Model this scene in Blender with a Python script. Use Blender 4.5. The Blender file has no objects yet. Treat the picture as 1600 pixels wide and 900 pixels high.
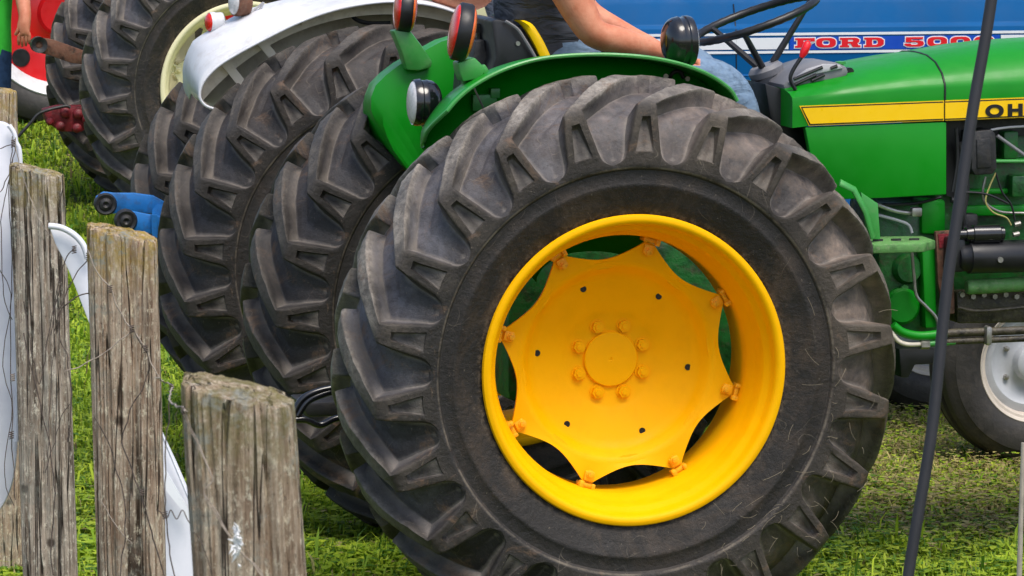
import bpy, bmesh, math, random
import numpy as np
from mathutils import Vector, Matrix, noise as mnoise

random.seed(7); RNG = np.random.default_rng(7)
scene = bpy.context.scene
COL = scene.collection
R = math.radians
PI = math.pi

# ------------------------------------------------------------------ camera
CAMZ = 2.37
FPX = 6200.0
PITCH = math.atan(715.0 / FPX)
cd = bpy.data.cameras.new('camera'); cam = bpy.data.objects.new('camera', cd); COL.objects.link(cam)
cam.location = (0, 0, CAMZ); cam.rotation_euler = (PI / 2 - PITCH, 0, 0)
cd.sensor_width = 36; cd.lens = FPX / 1600 * 36; cd.clip_start = .1; cd.clip_end = 3000
cd.dof.use_dof = True; cd.dof.focus_distance = 11.6; cd.dof.aperture_fstop = 40
scene.camera = cam

# ------------------------------------------------------------------ world, sun, exposure
SUN_EL, SUN_AZ = 64, 150          # azimuth measured clockwise from +Y (view direction)
w = bpy.data.worlds.new('World'); scene.world = w; w.use_nodes = True
nt = w.node_tree; bgn = nt.nodes['Background']
sky = nt.nodes.new('ShaderNodeTexSky'); sky.sky_type = 'NISHITA'; sky.sun_disc = False
sky.sun_elevation = R(SUN_EL); sky.sun_rotation = R(SUN_AZ); sky.dust_density = 3.0; sky.air_density = 1.0
nt.links.new(sky.outputs[0], bgn.inputs[0]); bgn.inputs[1].default_value = 0.15
sd = bpy.data.lights.new('sun', 'SUN'); sd.energy = 2.0; sd.angle = R(32); sd.color = (1, .95, .87)
so = bpy.data.objects.new('sun', sd); COL.objects.link(so)
sv = Vector((math.sin(R(SUN_AZ)) * math.cos(R(SUN_EL)), math.cos(R(SUN_AZ)) * math.cos(R(SUN_EL)), math.sin(R(SUN_EL))))
so.rotation_euler = sv.to_track_quat('Z', 'Y').to_euler()
scene.view_settings.view_transform = 'Standard'; scene.view_settings.look = 'None'
scene.view_settings.exposure = 0.38; scene.view_settings.gamma = 1.0
scene.render.engine = 'CYCLES'

# ------------------------------------------------------------------ measuring helpers
CP, SP = math.cos(PITCH), math.sin(PITCH)
CAMP = Vector((0, 0, CAMZ))
def ray(px, py):
    a = (px - 800) / FPX; b = (450 - py) / FPX
    return Vector((a, CP + b * SP, b * CP - SP))
def at(px, py, d):
    "world point seen at a photo pixel, d metres along the view axis"
    return CAMP + ray(px, py) * d
class Frame:
    "ground frame of a tractor: u forward, v to its far side, z up"
    def __init__(s, org, deg):
        s.o = Vector((org[0], org[1], 0)); s.a = R(deg)
        s.U = Vector((math.cos(s.a), math.sin(s.a), 0)); s.V = Vector((-math.sin(s.a), math.cos(s.a), 0))
        s.gz = org[2] if len(org) > 2 else 0
        s.o.z = s.gz
    def on(s, px, py, v):
        "local point on the tractor's lengthwise plane v"
        r = ray(px, py); t = (v - (CAMP - s.o).dot(s.V)) / r.dot(s.V)
        p = CAMP + r * t - s.o
        return Vector((p.dot(s.U), v, p.z))
    def poly(s, pts, v): return [s.on(x, y, v) for x, y in pts]

# ------------------------------------------------------------------ object helpers
def tag(o, label=None, cat=None, group=None, kind=None):
    if label: o['label'] = label
    if cat: o['category'] = cat
    if group: o['group'] = group
    if kind: o['kind'] = kind
    return o
def empty(name, loc=(0, 0, 0), rz=0, parent=None):
    o = bpy.data.objects.new(name, None); COL.objects.link(o); o.location = loc; o.rotation_euler = (0, 0, rz)
    o.empty_display_size = .1
    if parent: o.parent = parent
    return o
class MB:
    def __init__(s): s.v = []; s.f = []; s.m = []
    def add(s, vs, fs, mi=0):
        b = len(s.v); s.v += [tuple(p) for p in vs]; s.f += [tuple(i + b for i in f) for f in fs]; s.m += [mi] * len(fs); return s
    def box(s, c, d, rot=None, bev=0.0, mi=0):
        bm = bmesh.new(); bmesh.ops.create_cube(bm, size=1)
        for v in bm.verts: v.co = Vector((v.co.x * d[0], v.co.y * d[1], v.co.z * d[2]))
        if bev: bmesh.ops.bevel(bm, geom=bm.edges[:], offset=min(bev, min(d) * .45), segments=2, affect='EDGES', profile=.5)
        M = Matrix.Translation(c) @ (rot.to_4x4() if rot else Matrix.Identity(4))
        return s.bm(bm, M, mi)
    def bm(s, bm, M=None, mi=0):
        bm.verts.ensure_lookup_table(); bm.verts.index_update()
        vs = [(M @ v.co) if M else v.co.copy() for v in bm.verts]
        fs = [[v.index for v in f.verts] for f in bm.faces]; bm.free(); return s.add(vs, fs, mi)
    def tube(s, pts, r, n=8, cap=True, mi=0, flat=1.0):
        pts = [Vector(p) for p in pts]; rs = r if isinstance(r, (list, tuple)) else [r] * len(pts)
        up = None; vs = []; fs = []
        for i, p in enumerate(pts):
            t = (pts[min(i + 1, len(pts) - 1)] - pts[max(i - 1, 0)]).normalized()
            if up is None: up = t.orthogonal().normalized()
            up = (up - t * up.dot(t)).normalized(); sd_ = t.cross(up)
            for k in range(n):
                a = 2 * PI * k / n; vs.append(p + up * (math.cos(a) * rs[i]) + sd_ * (math.sin(a) * rs[i] * flat))
        for i in range(len(pts) - 1):
            for k in range(n):
                a = i * n + k; b = i * n + (k + 1) % n; fs.append((a, b, b + n, a + n))
        if cap: fs.append(tuple(reversed(range(n)))); fs.append(tuple(range((len(pts) - 1) * n, len(pts) * n)))
        return s.add(vs, fs, mi)
    def lathe(s, prof, M=None, n=48, mi=0, closed=False):
        "prof = [(y, r)], axis along Y"
        vs = []; fs = []; m = len(prof)
        for k in range(n):
            a = 2 * PI * k / n
            for y, r in prof: vs.append(Vector((r * math.sin(a), y, r * math.cos(a))))
        for k in range(n):
            k2 = (k + 1) % n
            for j in range(m if closed else m - 1):
                j2 = (j + 1) % m; fs.append((k * m + j, k * m + j2, k2 * m + j2, k2 * m + j))
        if M: vs = [M @ v for v in vs]
        return s.add(vs, fs, mi)
    def prism(s, poly, off, mi=0):
        "closed outline (3-D points) swept by vector off"
        off = Vector(off); n = len(poly); a = [Vector(p) for p in poly]; b = [p + off for p in a]
        fs = [tuple(range(n)), tuple(reversed(range(n, 2 * n)))] + [(i, i + n, (i + 1) % n + n, (i + 1) % n) for i in range(n)]
        return s.add(a + b, fs, mi)
    def grid(s, rows, mi=0, closed=False):
        m = len(rows[0]); vs = [p for r_ in rows for p in r_]; fs = []
        for i in range(len(rows) - 1):
            for j in range(m if closed else m - 1):
                j2 = (j + 1) % m; fs.append((i * m + j, i * m + j2, (i + 1) * m + j2, (i + 1) * m + j))
        return s.add(vs, fs, mi)
    def build(s, name, mats, parent=None, smooth=35, bevel=0, fix=True, solid=0):
        me = bpy.data.meshes.new(name); me.from_pydata(s.v, [], s.f)
        for m in (mats if isinstance(mats, (list, tuple)) else [mats]): me.materials.append(m)
        me.polygons.foreach_set('material_index', s.m)
        if fix:
            bm = bmesh.new(); bm.from_mesh(me); bmesh.ops.recalc_face_normals(bm, faces=bm.faces)
            if bevel:
                es = [e for e in bm.edges if len(e.link_faces) == 2 and e.calc_face_angle(0) > R(40)]
                bmesh.ops.bevel(bm, geom=es, offset=bevel, segments=2, affect='EDGES', profile=.5, clamp_overlap=True)
            bm.to_mesh(me); bm.free()
        if smooth:
            me.polygons.foreach_set('use_smooth', [True] * len(me.polygons)); me.set_sharp_from_angle(angle=R(smooth))
        o = bpy.data.objects.new(name, me); COL.objects.link(o)
        if solid:
            md = o.modifiers.new('thick', 'SOLIDIFY'); md.thickness = solid; md.offset = 0
        if parent: o.parent = parent
        return o
def copy_tree(o, parent=None):
    c = o.copy(); COL.objects.link(c); c.parent = parent
    for k in ('label', 'category', 'group'):
        pass
    for ch in list(o.children): copy_tree(ch, c)
    return c
def bez(pts, n=8):
    "Catmull-Rom through points"
    P = [Vector(p) for p in pts]; out = []
    for i in range(len(P) - 1):
        p0 = P[max(i - 1, 0)]; p1 = P[i]; p2 = P[i + 1]; p3 = P[min(i + 2, len(P) - 1)]
        for k in range(n):
            t = k / n; out.append(.5 * ((2 * p1) + (p2 - p0) * t + (2 * p0 - 5 * p1 + 4 * p2 - p3) * t * t + (3 * p1 - p0 - 3 * p2 + p3) * t ** 3))
    out.append(P[-1]); return out

# ------------------------------------------------------------------ materials
def srgb(r, g, b):
    f = lambda c: (c / 255 / 12.92) if c / 255 <= .04045 else ((c / 255 + .055) / 1.055) ** 2.4
    return (f(r), f(g), f(b), 1)
class NT:
    def __init__(s, name):
        s.m = bpy.data.materials.new(name); s.m.use_nodes = True; s.t = s.m.node_tree; s.b = s.t.nodes['Principled BSDF']
        s.tc = s.t.nodes.new('ShaderNodeTexCoord')
    def n(s, typ, **kw):
        x = s.t.nodes.new(typ)
        for k, v in kw.items():
            if k in x.inputs: x.inputs[k].default_value = v
            else: setattr(x, k, v)
        return x
    def l(s, a, b): s.t.links.new(a, b)
    def noise(s, scale, detail=6, rough=.6, stretch=None, dist=0):
        x = s.n('ShaderNodeTexNoise'); x.inputs['Scale'].default_value = scale; x.inputs['Detail'].default_value = detail
        x.inputs['Roughness'].default_value = rough; x.inputs['Distortion'].default_value = dist
        if stretch:
            mp = s.n('ShaderNodeMapping'); mp.inputs['Scale'].default_value = stretch; s.l(s.tc.outputs['Object'], mp.inputs['Vector']); s.l(mp.outputs[0], x.inputs['Vector'])
        else: s.l(s.tc.outputs['Object'], x.inputs['Vector'])
        return x.outputs[0]
    def ramp(s, fac, stops):
        x = s.n('ShaderNodeValToRGB'); e = x.color_ramp.elements
        while len(e) < len(stops): e.new(.5)
        for i, (p, c) in enumerate(stops): e[i].position = p; e[i].color = c if len(c) == 4 else (*c, 1)
        s.l(fac, x.inputs[0]); return x.outputs[0]
    def rng(s, fac, a, b, c=0, d=1):
        x = s.n('ShaderNodeMapRange'); s.l(fac, x.inputs[0])
        for i, v in enumerate((a, b, c, d)): x.inputs[i + 1].default_value = v
        return x.outputs[0]
    def mix(s, fac, a, b, mode='MIX'):
        x = s.n('ShaderNodeMix'); x.data_type = 'RGBA'; x.blend_type = mode
        if isinstance(fac, (int, float)): x.inputs[0].default_value = fac
        else: s.l(fac, x.inputs[0])
        for v, i in ((a, 6), (b, 7)):
            if isinstance(v, (tuple, list)): x.inputs[i].default_value = v
            else: s.l(v, x.inputs[i])
        return x.outputs[2]
    def math(s, op, a, b=0.0):
        x = s.n('ShaderNodeMath'); x.operation = op
        for v, i in ((a, 0), (b, 1)):
            if isinstance(v, (int, float)): x.inputs[i].default_value = v
            else: s.l(v, x.inputs[i])
        return x.outputs[0]
    def bump(s, h, dist, strength=1.0):
        x = s.n('ShaderNodeBump'); x.inputs['Distance'].default_value = dist; x.inputs['Strength'].default_value = strength
        s.l(h, x.inputs['Height']); s.l(x.outputs[0], s.b.inputs['Normal']); return x
    def col(s, c):
        if isinstance(c, (tuple, list)): s.b.inputs['Base Color'].default_value = c
        else: s.l(c, s.b.inputs['Base Color'])

def simple(name, c, rough=.5, metal=0, var=.15, vs=8, bump=0, bs=60, dirt=None, dirtamt=.5, coat=0, spec=.5):
    t = NT(name); n1 = t.noise(vs, 5)
    dark = tuple(x * (1 - var * 2) for x in c[:3]) + (1,); lite = tuple(min(1, x * (1 + var)) for x in c[:3]) + (1,)
    cc = t.ramp(n1, [(.3, dark), (.5, c), (.75, lite)])
    if dirt:
        n2 = t.noise(vs * 3, 8, .7); cc = t.mix(t.rng(n2, .5, .75, 0, dirtamt), cc, dirt)
    t.col(cc); t.b.inputs['Roughness'].default_value = rough; t.b.inputs['Metallic'].default_value = metal
    t.b.inputs['Specular IOR Level'].default_value = spec
    if coat: t.b.inputs['Coat Weight'].default_value = coat; t.b.inputs['Coat Roughness'].default_value = .12
    rr = t.rng(t.noise(vs * 4, 5), .3, .7, max(.05, rough - .1), min(1, rough + .12)); t.l(rr, t.b.inputs['Roughness'])
    if bump: t.bump(t.noise(bs, 6), bump)
    return t.m

def rubber_mat(name, front=1.0, blue=1.0, dusty=1.0):
    t = NT(name)
    sep = t.n('ShaderNodeSeparateXYZ'); t.l(t.tc.outputs['Object'], sep.inputs[0])
    x, y, z = sep.outputs
    rad = t.math('SQRT', t.math('ADD', t.math('MULTIPLY', x, x), t.math('MULTIPLY', z, z)))
    n1 = t.noise(3.2, 9, .66, dist=.6); n2 = t.noise(11, 8, .7); n3 = t.noise(55, 6, .75); n4 = t.noise(1.3, 3)
    base = t.mix(n1, (.008, .008, .008, 1), (.036, .031, .028, 1))
    # film of dried dust on the raised lugs, washed rubber with painted bluish shade in the hollows, more soil on the front side
    tread = t.rng(rad, .590, .612, 0, 1)
    at_ = t.n('ShaderNodeAttribute'); at_.attribute_name = 'raised'; rs_ = at_.outputs['Fac']
    hol = t.mix(t.rng(n1, .38, .62), (.020, .022, .030, 1), (.165, .172, .205, 1))
    hol = t.mix(t.rng(n3, .52, .66, 0, .6), hol, (.02, .022, .027, 1))
    lug = t.mix(t.rng(n2, .38, .66), (.020, .018, .017, 1), (.125, .105, .085, 1)); lug = t.mix(t.rng(t.noise(26, 8, .8), .48, .6, 0, .75), lug, (.028, .026, .025, 1))
    crest = t.math('MULTIPLY', t.rng(rad, .785, .815, 0, 1), t.rng(n3, .35, .6, .35, 1))  # crests lightened in the colour, as if catching light from above
    lug = t.mix(crest, lug, t.mix(t.rng(n2, .35, .65), (.16, .145, .13, 1), (.48, .43, .37, 1)))
    warm = t.math('MULTIPLY', t.rng(x, -.35, .75, .12, 1), t.rng(n1, .3, .55))
    hol = t.mix(t.math('MULTIPLY', warm, .85), hol, t.mix(t.rng(n2, .42, .62), (.20, .155, .115, 1), (.52, .38, .28, 1))); lug = t.mix(t.math('MULTIPLY', warm, .5), lug, (.23, .18, .13, 1))
    dc = t.mix(t.rng(rs_, .35, .95), hol, lug)
    top_l = t.rng(rad, .60, .72, .35, 1)
    dust = t.math('MULTIPLY', t.math('MULTIPLY', tread, t.rng(z, -.8, .5, .35 * front, 1.0 * front)), t.math('MULTIPLY', top_l, dusty))  # also darkens the lower tyre, shade put into the colour
    dust = t.math('MULTIPLY', dust, t.rng(t.noise(2.6, 5, .65, dist=.5), .36, .60, .35, 1.0))
    cc = t.mix(dust, base, dc)
    # side wall: thin brown smears
    sm = t.math('MULTIPLY', t.rng(t.noise(4, 9, .75, dist=.8), .46, .62, 0, .8), t.rng(rad, .45, .62, 1, .15))
    cc = t.mix(sm, cc, (.095, .066, .045, 1))
    bd = t.math('MULTIPLY', t.rng(rad, .455, .485, .8, 0), t.rng(n3, .45, .6)); cc = t.mix(bd, cc, (.22, .17, .12, 1))
    ln_ = t.math('MULTIPLY', t.math('MULTIPLY', t.rng(rad, .5975, .6005, 0, 1), t.rng(rad, .603, .607, 1, 0)), t.rng(n2, .4, .6)); cc = t.mix(t.math('MULTIPLY', ln_, .6), cc, (.26, .22, .17, 1))
    # clods
    mud = t.math('MULTIPLY', t.rng(t.noise(5.5, 9, .75, dist=1.2), .56, .66), tread)
    cc = t.mix(t.math('MULTIPLY', mud, .7), cc, (.17, .105, .065, 1))
    # worn, polished and dusted edges of the lugs
    ge = t.n('ShaderNodeNewGeometry'); ed = t.math('MULTIPLY', t.rng(ge.outputs['Pointiness'], .51, .57), t.rng(n2, .3, .6, .4, 1))
    cc = t.mix(t.math('MULTIPLY', t.math('MULTIPLY', ed, tread), .75), cc, (.34, .30, .26, 1))
    # pale scuffs and straw-thin scratches
    w1 = t.n('ShaderNodeTexVoronoi'); w1.feature = 'DISTANCE_TO_EDGE'; w1.inputs['Scale'].default_value = 5
    mp = t.n('ShaderNodeMapping'); mp.inputs['Scale'].default_value = (1, .3, 1); t.l(t.tc.outputs['Object'], mp.inputs[0])
    nz = t.n('ShaderNodeTexNoise'); nz.inputs['Scale'].default_value = 3; t.l(t.tc.outputs['Object'], nz.inputs[0])
    ad = t.n('ShaderNodeVectorMath'); ad.operation = 'ADD'; t.l(mp.outputs[0], ad.inputs[0]); t.l(nz.outputs[1], ad.inputs[1]); t.l(ad.outputs[0], w1.inputs['Vector'])
    scr = t.math('MULTIPLY', t.rng(w1.outputs[0], .0, .009, 1, 0), t.rng(n2, .5, .62))
    cc = t.mix(t.math('MULTIPLY', scr, .5), cc, (.26, .22, .17, 1))
    spk = t.rng(t.noise(120, 2, .5), .70, .75); cc = t.mix(t.math('MULTIPLY', spk, .5), cc, (.20, .17, .13, 1))
    t.col(cc)
    t.l(t.rng(n2, .3, .7, .36, .78), t.b.inputs['Roughness']); t.b.inputs['Specular IOR Level'].default_value = .36
    h = t.math('ADD', t.math('MULTIPLY', n2, .7), t.math('MULTIPLY', n3, .5)); t.bump(h, .009, .9)
    return t.m

def wood_mat(name, seed, c1, c2, c3, lichen):
    t = NT(name)
    mp = t.n('ShaderNodeMapping'); mp.inputs['Location'].default_value = (seed, seed * 2, seed)
    mp.inputs['Scale'].default_value = (1, 1, .045); t.l(t.tc.outputs['Object'], mp.inputs[0])
    g = t.n('ShaderNodeTexNoise'); g.inputs['Scale'].default_value = 130; g.inputs['Detail'].default_value = 8; g.inputs['Roughness'].default_value = .7; t.l(mp.outputs[0], g.inputs[0])
    g2 = t.n('ShaderNodeTexNoise'); g2.inputs['Scale'].default_value = 34; g2.inputs['Detail'].default_value = 5; t.l(mp.outputs[0], g2.inputs[0])
    n = t.noise(14, 6, .7); fine = t.noise(90, 6, .8, (1, 1, .4))
    cc = t.ramp(g.outputs[0], [(.36, c1), (.47, c2), (.60, c3)])
    cc = t.mix(t.rng(g2.outputs[0], .44, .34, 0, .9), cc, (.020, .012, .008, 1))
    cc = t.mix(t.rng(n, .45, .65, 0, .55), cc, tuple(x * .45 for x in c2[:3]) + (1,))
    pale = t.rng(fine, .53, .62, 0, .8); cc = t.mix(pale, cc, tuple(min(1, x * 1.5) for x in c3[:3]) + (1,))
    drk = t.rng(t.noise(160, 5, .8, (1, 1, .25)), .58, .66, 0, .8); cc = t.mix(drk, cc, (.03, .018, .012, 1))
    mp3 = t.n('ShaderNodeMapping'); mp3.inputs['Scale'].default_value = (1, 1, .03); mp3.inputs['Location'].default_value = (seed, 0, seed); t.l(t.tc.outputs['Object'], mp3.inputs[0])
    ck = t.n('ShaderNodeTexNoise'); ck.inputs['Scale'].default_value = 26; ck.inputs['Detail'].default_value = 3; ck.inputs['Distortion'].default_value = .3; t.l(mp3.outputs[0], ck.inputs[0])
    cd_ = t.math('ABSOLUTE', t.math('SUBTRACT', ck.outputs[0], .52)); crk = t.rng(cd_, .004, .014, 1, 0)
    cc = t.mix(t.math('MULTIPLY', crk, .9), cc, (.018, .011, .008, 1))
    vk = t.n('ShaderNodeTexVoronoi'); vk.inputs['Scale'].default_value = 8; t.l(t.tc.outputs['Object'], vk.inputs['Vector'])
    kn = t.rng(vk.outputs['Distance'], .06, .11, .8, 0); cc = t.mix(kn, cc, (.035, .02, .014, 1))
    # lichen near the top end and patches
    sep = t.n('ShaderNodeSeparateXYZ'); t.l(t.tc.outputs['Object'], sep.inputs[0])
    top = t.rng(sep.outputs[2], -.12, -.01, 0, 1)
    ln = t.noise(28, 8, .75)
    cc = t.mix(t.math('MULTIPLY', top, t.rng(ln, .40, .55, 0, .92)), cc, lichen)
    pt = t.math('MULTIPLY', t.rng(t.noise(11, 9, .75), .53, .60), t.rng(sep.outputs[2], -.35, -.05, .3, .9))
    cc = t.mix(pt, cc, (.42, .42, .36, 1))
    t.col(cc); t.b.inputs['Roughness'].default_value = .92; t.b.inputs['Specular IOR Level'].default_value = .15
    h = t.math('SUBTRACT', t.math('ADD', g.outputs[0], t.math('MULTIPLY', fine, .5)), crk); t.bump(h, .012, 1.0)
    return t.m

M = {}
M['tyre'] = rubber_mat('dusty_rubber')
M['tyre_dark'] = rubber_mat('dark_rubber', .5, dusty=.6)
M['tyre_far'] = rubber_mat('far_rubber', .9, dusty=.8)
M['smooth_tyre'] = simple('front_tyre_rubber', (.03, .028, .026, 1), .65, var=.3, vs=6, dirt=(.12, .10, .08, 1), dirtamt=.35, bump=.002)
M['yellow'] = simple('yellow_paint', (1.0, .495, 0, 1), .5, var=.03, vs=5, dirt=srgb(225, 150, 2), dirtamt=.2, coat=.0, spec=.12, bump=.0006, bs=25)
M['yellow_rusty'] = simple('rusty_yellow_paint', (1.0, .48, 0, 1), .55, var=.1, vs=30, dirt=(.32, .11, .02, 1), dirtamt=.6, bump=.001)
M['wire_yellow'] = simple('dull_yellow_wire', (.40, .36, .12, 1), .6)
M['yellow_d'] = simple('yellow_trim', srgb(255, 205, 0), .35, var=.03, coat=.2)
M['green'] = simple('green_paint', (.003, .25, .008, 1), .42, var=.06, vs=3, coat=.12, spec=.3)
M['green_light'] = simple('worn_green_paint', (.045, .30, .055, 1), .42, var=.12, vs=6, dirt=(.16, .30, .12, 1), dirtamt=.4, coat=.2)
M['green_dirty'] = simple('oily_green_paint', (.008, .13, .018, 1), .45, var=.4, vs=12, dirt=(.075, .06, .035, 1), dirtamt=.95, coat=.2, bump=.003)
M['green_worn'] = simple('chipped_green_plate', (.10, .27, .07, 1), .6, var=.25, vs=25, dirt=(.33, .36, .22, 1), dirtamt=.7, bump=.002)
M['blue'] = simple('blue_paint', (.0003, .090, .27, 1), .55, var=.06, vs=3, coat=.0, spec=.12)
M['blue_arm'] = simple('blue_arm_paint', (.01, .17, .52, 1), .5, var=.2, vs=12, dirt=(.06, .05, .05, 1), dirtamt=.6)
M['blue_decal'] = simple('blue_decal', (.005, .07, .50, 1), .35, var=.03)
M['white'] = simple('white_paint', (.72, .73, .76, 1), .5, var=.08, vs=5, dirt=(.42, .36, .29, 1), dirtamt=.5, coat=.2)
M['decal_white'] = simple('white_decal', (.82, .84, .87, 1), .35, var=.02)
M['beige'] = simple('grimy_white_underside', (.85, .78, .64, 1), .7, var=.1, vs=7, dirt=(.30, .2, .13, 1), dirtamt=.4)
M['cream'] = simple('cream_paint', (.86, .80, .50, 1), .4, var=.04, vs=4, dirt=(.6, .5, .3, 1), dirtamt=.25, coat=.2)
M['rimwhite'] = simple('pale_wheel_paint', (.62, .56, .49, 1), .45, var=.08, vs=9, dirt=(.36, .27, .22, 1), dirtamt=.4)
M['disc_grey'] = simple('grey_wheel_paint', (.52, .55, .60, 1), .45, var=.08, vs=9)
M['red'] = simple('red_paint', (.62, .008, .012, 1), .35, var=.08, vs=4, coat=.4)
M['red_dark'] = simple('grimy_red_paint', (.20, .012, .02, 1), .5, var=.3, vs=14, dirt=(.03, .02, .02, 1), dirtamt=.8, bump=.004)
M['decal_red'] = simple('red_decal', (.80, .01, .02, 1), .35, var=.02)
M['black'] = simple('black_plastic', (.012, .012, .014, 1), .38, var=.2, vs=8)
M['black_gloss'] = simple('black_gloss', (.010, .010, .012, 1), .16, var=.1, vs=8, coat=.6)
M['black_dirty'] = simple('black_cast_iron', (.02, .02, .022, 1), .5, var=.3, vs=15, dirt=(.09, .075, .055, 1), dirtamt=.5, bump=.002)
M['grease'] = simple('greasy_casting', (.05, .04, .025, 1), .5, var=.5, vs=20, dirt=(.13, .12, .06, 1), dirtamt=.9, bump=.006, bs=35)
M['steel'] = simple('bare_steel', (.42, .40, .37, 1), .38, metal=.8, var=.2, vs=20)
M['grey_plastic'] = simple('grey_plastic', (.20, .20, .215, 1), .5, var=.1, vs=6, dirt=(.3, .28, .25, 1), dirtamt=.3)
M['grey_light'] = simple('light_grey_plastic', (.42, .42, .44, 1), .5, var=.1, vs=6)
M['rust'] = simple('rusty_steel', (.14, .06, .035, 1), .8, var=.4, vs=30, dirt=(.20, .15, .10, 1), dirtamt=.6, bump=.002)
M['wire'] = simple('rusty_wire', (.085, .062, .05, 1), .7, var=.4, vs=60, dirt=(.25, .2, .16, 1), dirtamt=.6)
M['wire_pale'] = simple('pale_galvanised_wire', (.40, .33, .27, 1), .6, var=.3, vs=60, dirt=(.2, .13, .09, 1), dirtamt=.7)
M['lens_red'] = simple('red_lens', (.75, .02, .01, 1), .2, var=.1, vs=40, coat=.6)
M['lens_amber'] = simple('amber_lens', (.9, .16, .02, 1), .2, var=.1, vs=40, coat=.6)
M['lens_clear'] = simple('clear_lens', (.75, .72, .72, 1), .2, var=.12, vs=70, coat=.7, bump=.002, bs=120)
M['shirt_grey'] = simple('charcoal_shirt', (.075, .082, .098, 1), .9, var=.15, vs=12, spec=.1)
M['shirt_green'] = simple('green_shirt', (.04, .42, .04, 1), .9, var=.1, vs=12, spec=.1)
M['shirt_pale'] = simple('grey_sweatshirt', (.30, .30, .31, 1), .9, var=.15, vs=14, spec=.1)
M['jeans'] = simple('worn_jeans', (.17, .25, .36, 1), .9, var=.2, vs=30, dirt=(.30, .38, .46, 1), dirtamt=.5, spec=.1)
M['jeans_dark'] = simple('dark_jeans', (.02, .045, .10, 1), .9, var=.2, vs=30, spec=.1)
def skin_mat():
    t = NT('sunburnt_skin'); t.col(t.ramp(t.noise(16, 6, .65), [(.3, (.56, .17, .085, 1)), (.5, (.66, .25, .14, 1)), (.72, (.74, .34, .21, 1))]))
    t.b.inputs['Roughness'].default_value = .55; t.b.inputs['Subsurface Weight'].default_value = .06; t.b.inputs['Subsurface Radius'].default_value = (.02, .006, .003)
    t.bump(t.noise(120, 5), .001); return t.m
M['skin'] = skin_mat()
M['hair'] = simple('brown_hair', (.05, .03, .02, 1), .8)
def cloth_folds(m, s=7, d=.02):
    t = m.node_tree; b = t.nodes['Principled BSDF']
    tc = t.nodes.new('ShaderNodeTexCoord'); mp = t.nodes.new('ShaderNodeMapping'); mp.inputs['Rotation'].default_value = (0, .5, 0); mp.inputs['Scale'].default_value = (1, 1, 3.2)
    nz = t.nodes.new('ShaderNodeTexNoise'); nz.inputs['Scale'].default_value = s; nz.inputs['Detail'].default_value = 3; nz.inputs['Distortion'].default_value = .8
    bp = t.nodes.new('ShaderNodeBump'); bp.inputs['Distance'].default_value = d
    t.links.new(tc.outputs['Object'], mp.inputs[0]); t.links.new(mp.outputs[0], nz.inputs[0]); t.links.new(nz.outputs[0], bp.inputs['Height']); t.links.new(bp.outputs[0], b.inputs['Normal'])
cloth_folds(M['shirt_grey'], 7, .04); cloth_folds(M['jeans'], 6, .015); cloth_folds(M['shirt_pale'], 10, .03)
def panel_mat():
    t = NT('white_plastic_sheet'); n = t.noise(6, 5)
    t.col(t.ramp(n, [(.3, (.62, .63, .70, 1)), (.6, (.78, .79, .84, 1))])); t.b.inputs['Roughness'].default_value = .45
    return t.m
M['panel'] = panel_mat()

# ------------------------------------------------------------------ ground
GP = [(-60, 1.2), (0, .75), (6, .36), (11, 0.02), (12.5, 0), (17, 0), (21.3, .17), (25, .50), (32, .85), (60, 1.3), (300, 2.0), (1500, 2.0)]
def gz(y):
    for (a, za), (b, zb) in zip(GP, GP[1:]):
        if y <= b:
            t = min(1, max(0, (y - a) / (b - a))); return za + (zb - za) * (t * t * (3 - 2 * t))
    return GP[-1][1]
gys = sorted(set(list(np.linspace(-60, 0, 7)) + list(np.linspace(0, 34, 69)) + [40, 50, 70, 110, 180, 300, 600, 1500]))
gxs = [-1500, -500, -150, -50, -20] + list(np.linspace(-10, 10, 41)) + [20, 50, 150, 500, 1500]
mb = MB(); mb.grid([[Vector((x, y, gz(y) + (mnoise.noise((x * .7, y * .7, 0)) * .02 if abs(x) < 12 and 5 < y < 35 else 0))) for x in gxs] for y in gys])
def ground_mat():
    t = NT('turf_soil'); n = t.noise(2.2, 8, .7); n2 = t.noise(40, 8, .7)
    c = t.mix(n, (.055, .085, .018, 1), (.085, .11, .02, 1)); c = t.mix(t.rng(n2, .45, .7, 0, .6), c, (.07, .055, .03, 1))
    t.col(c); t.b.inputs['Roughness'].default_value = .95; t.bump(n2, .03); return t.m
tag(mb.build('ground', ground_mat(), smooth=60), kind='structure')

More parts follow.
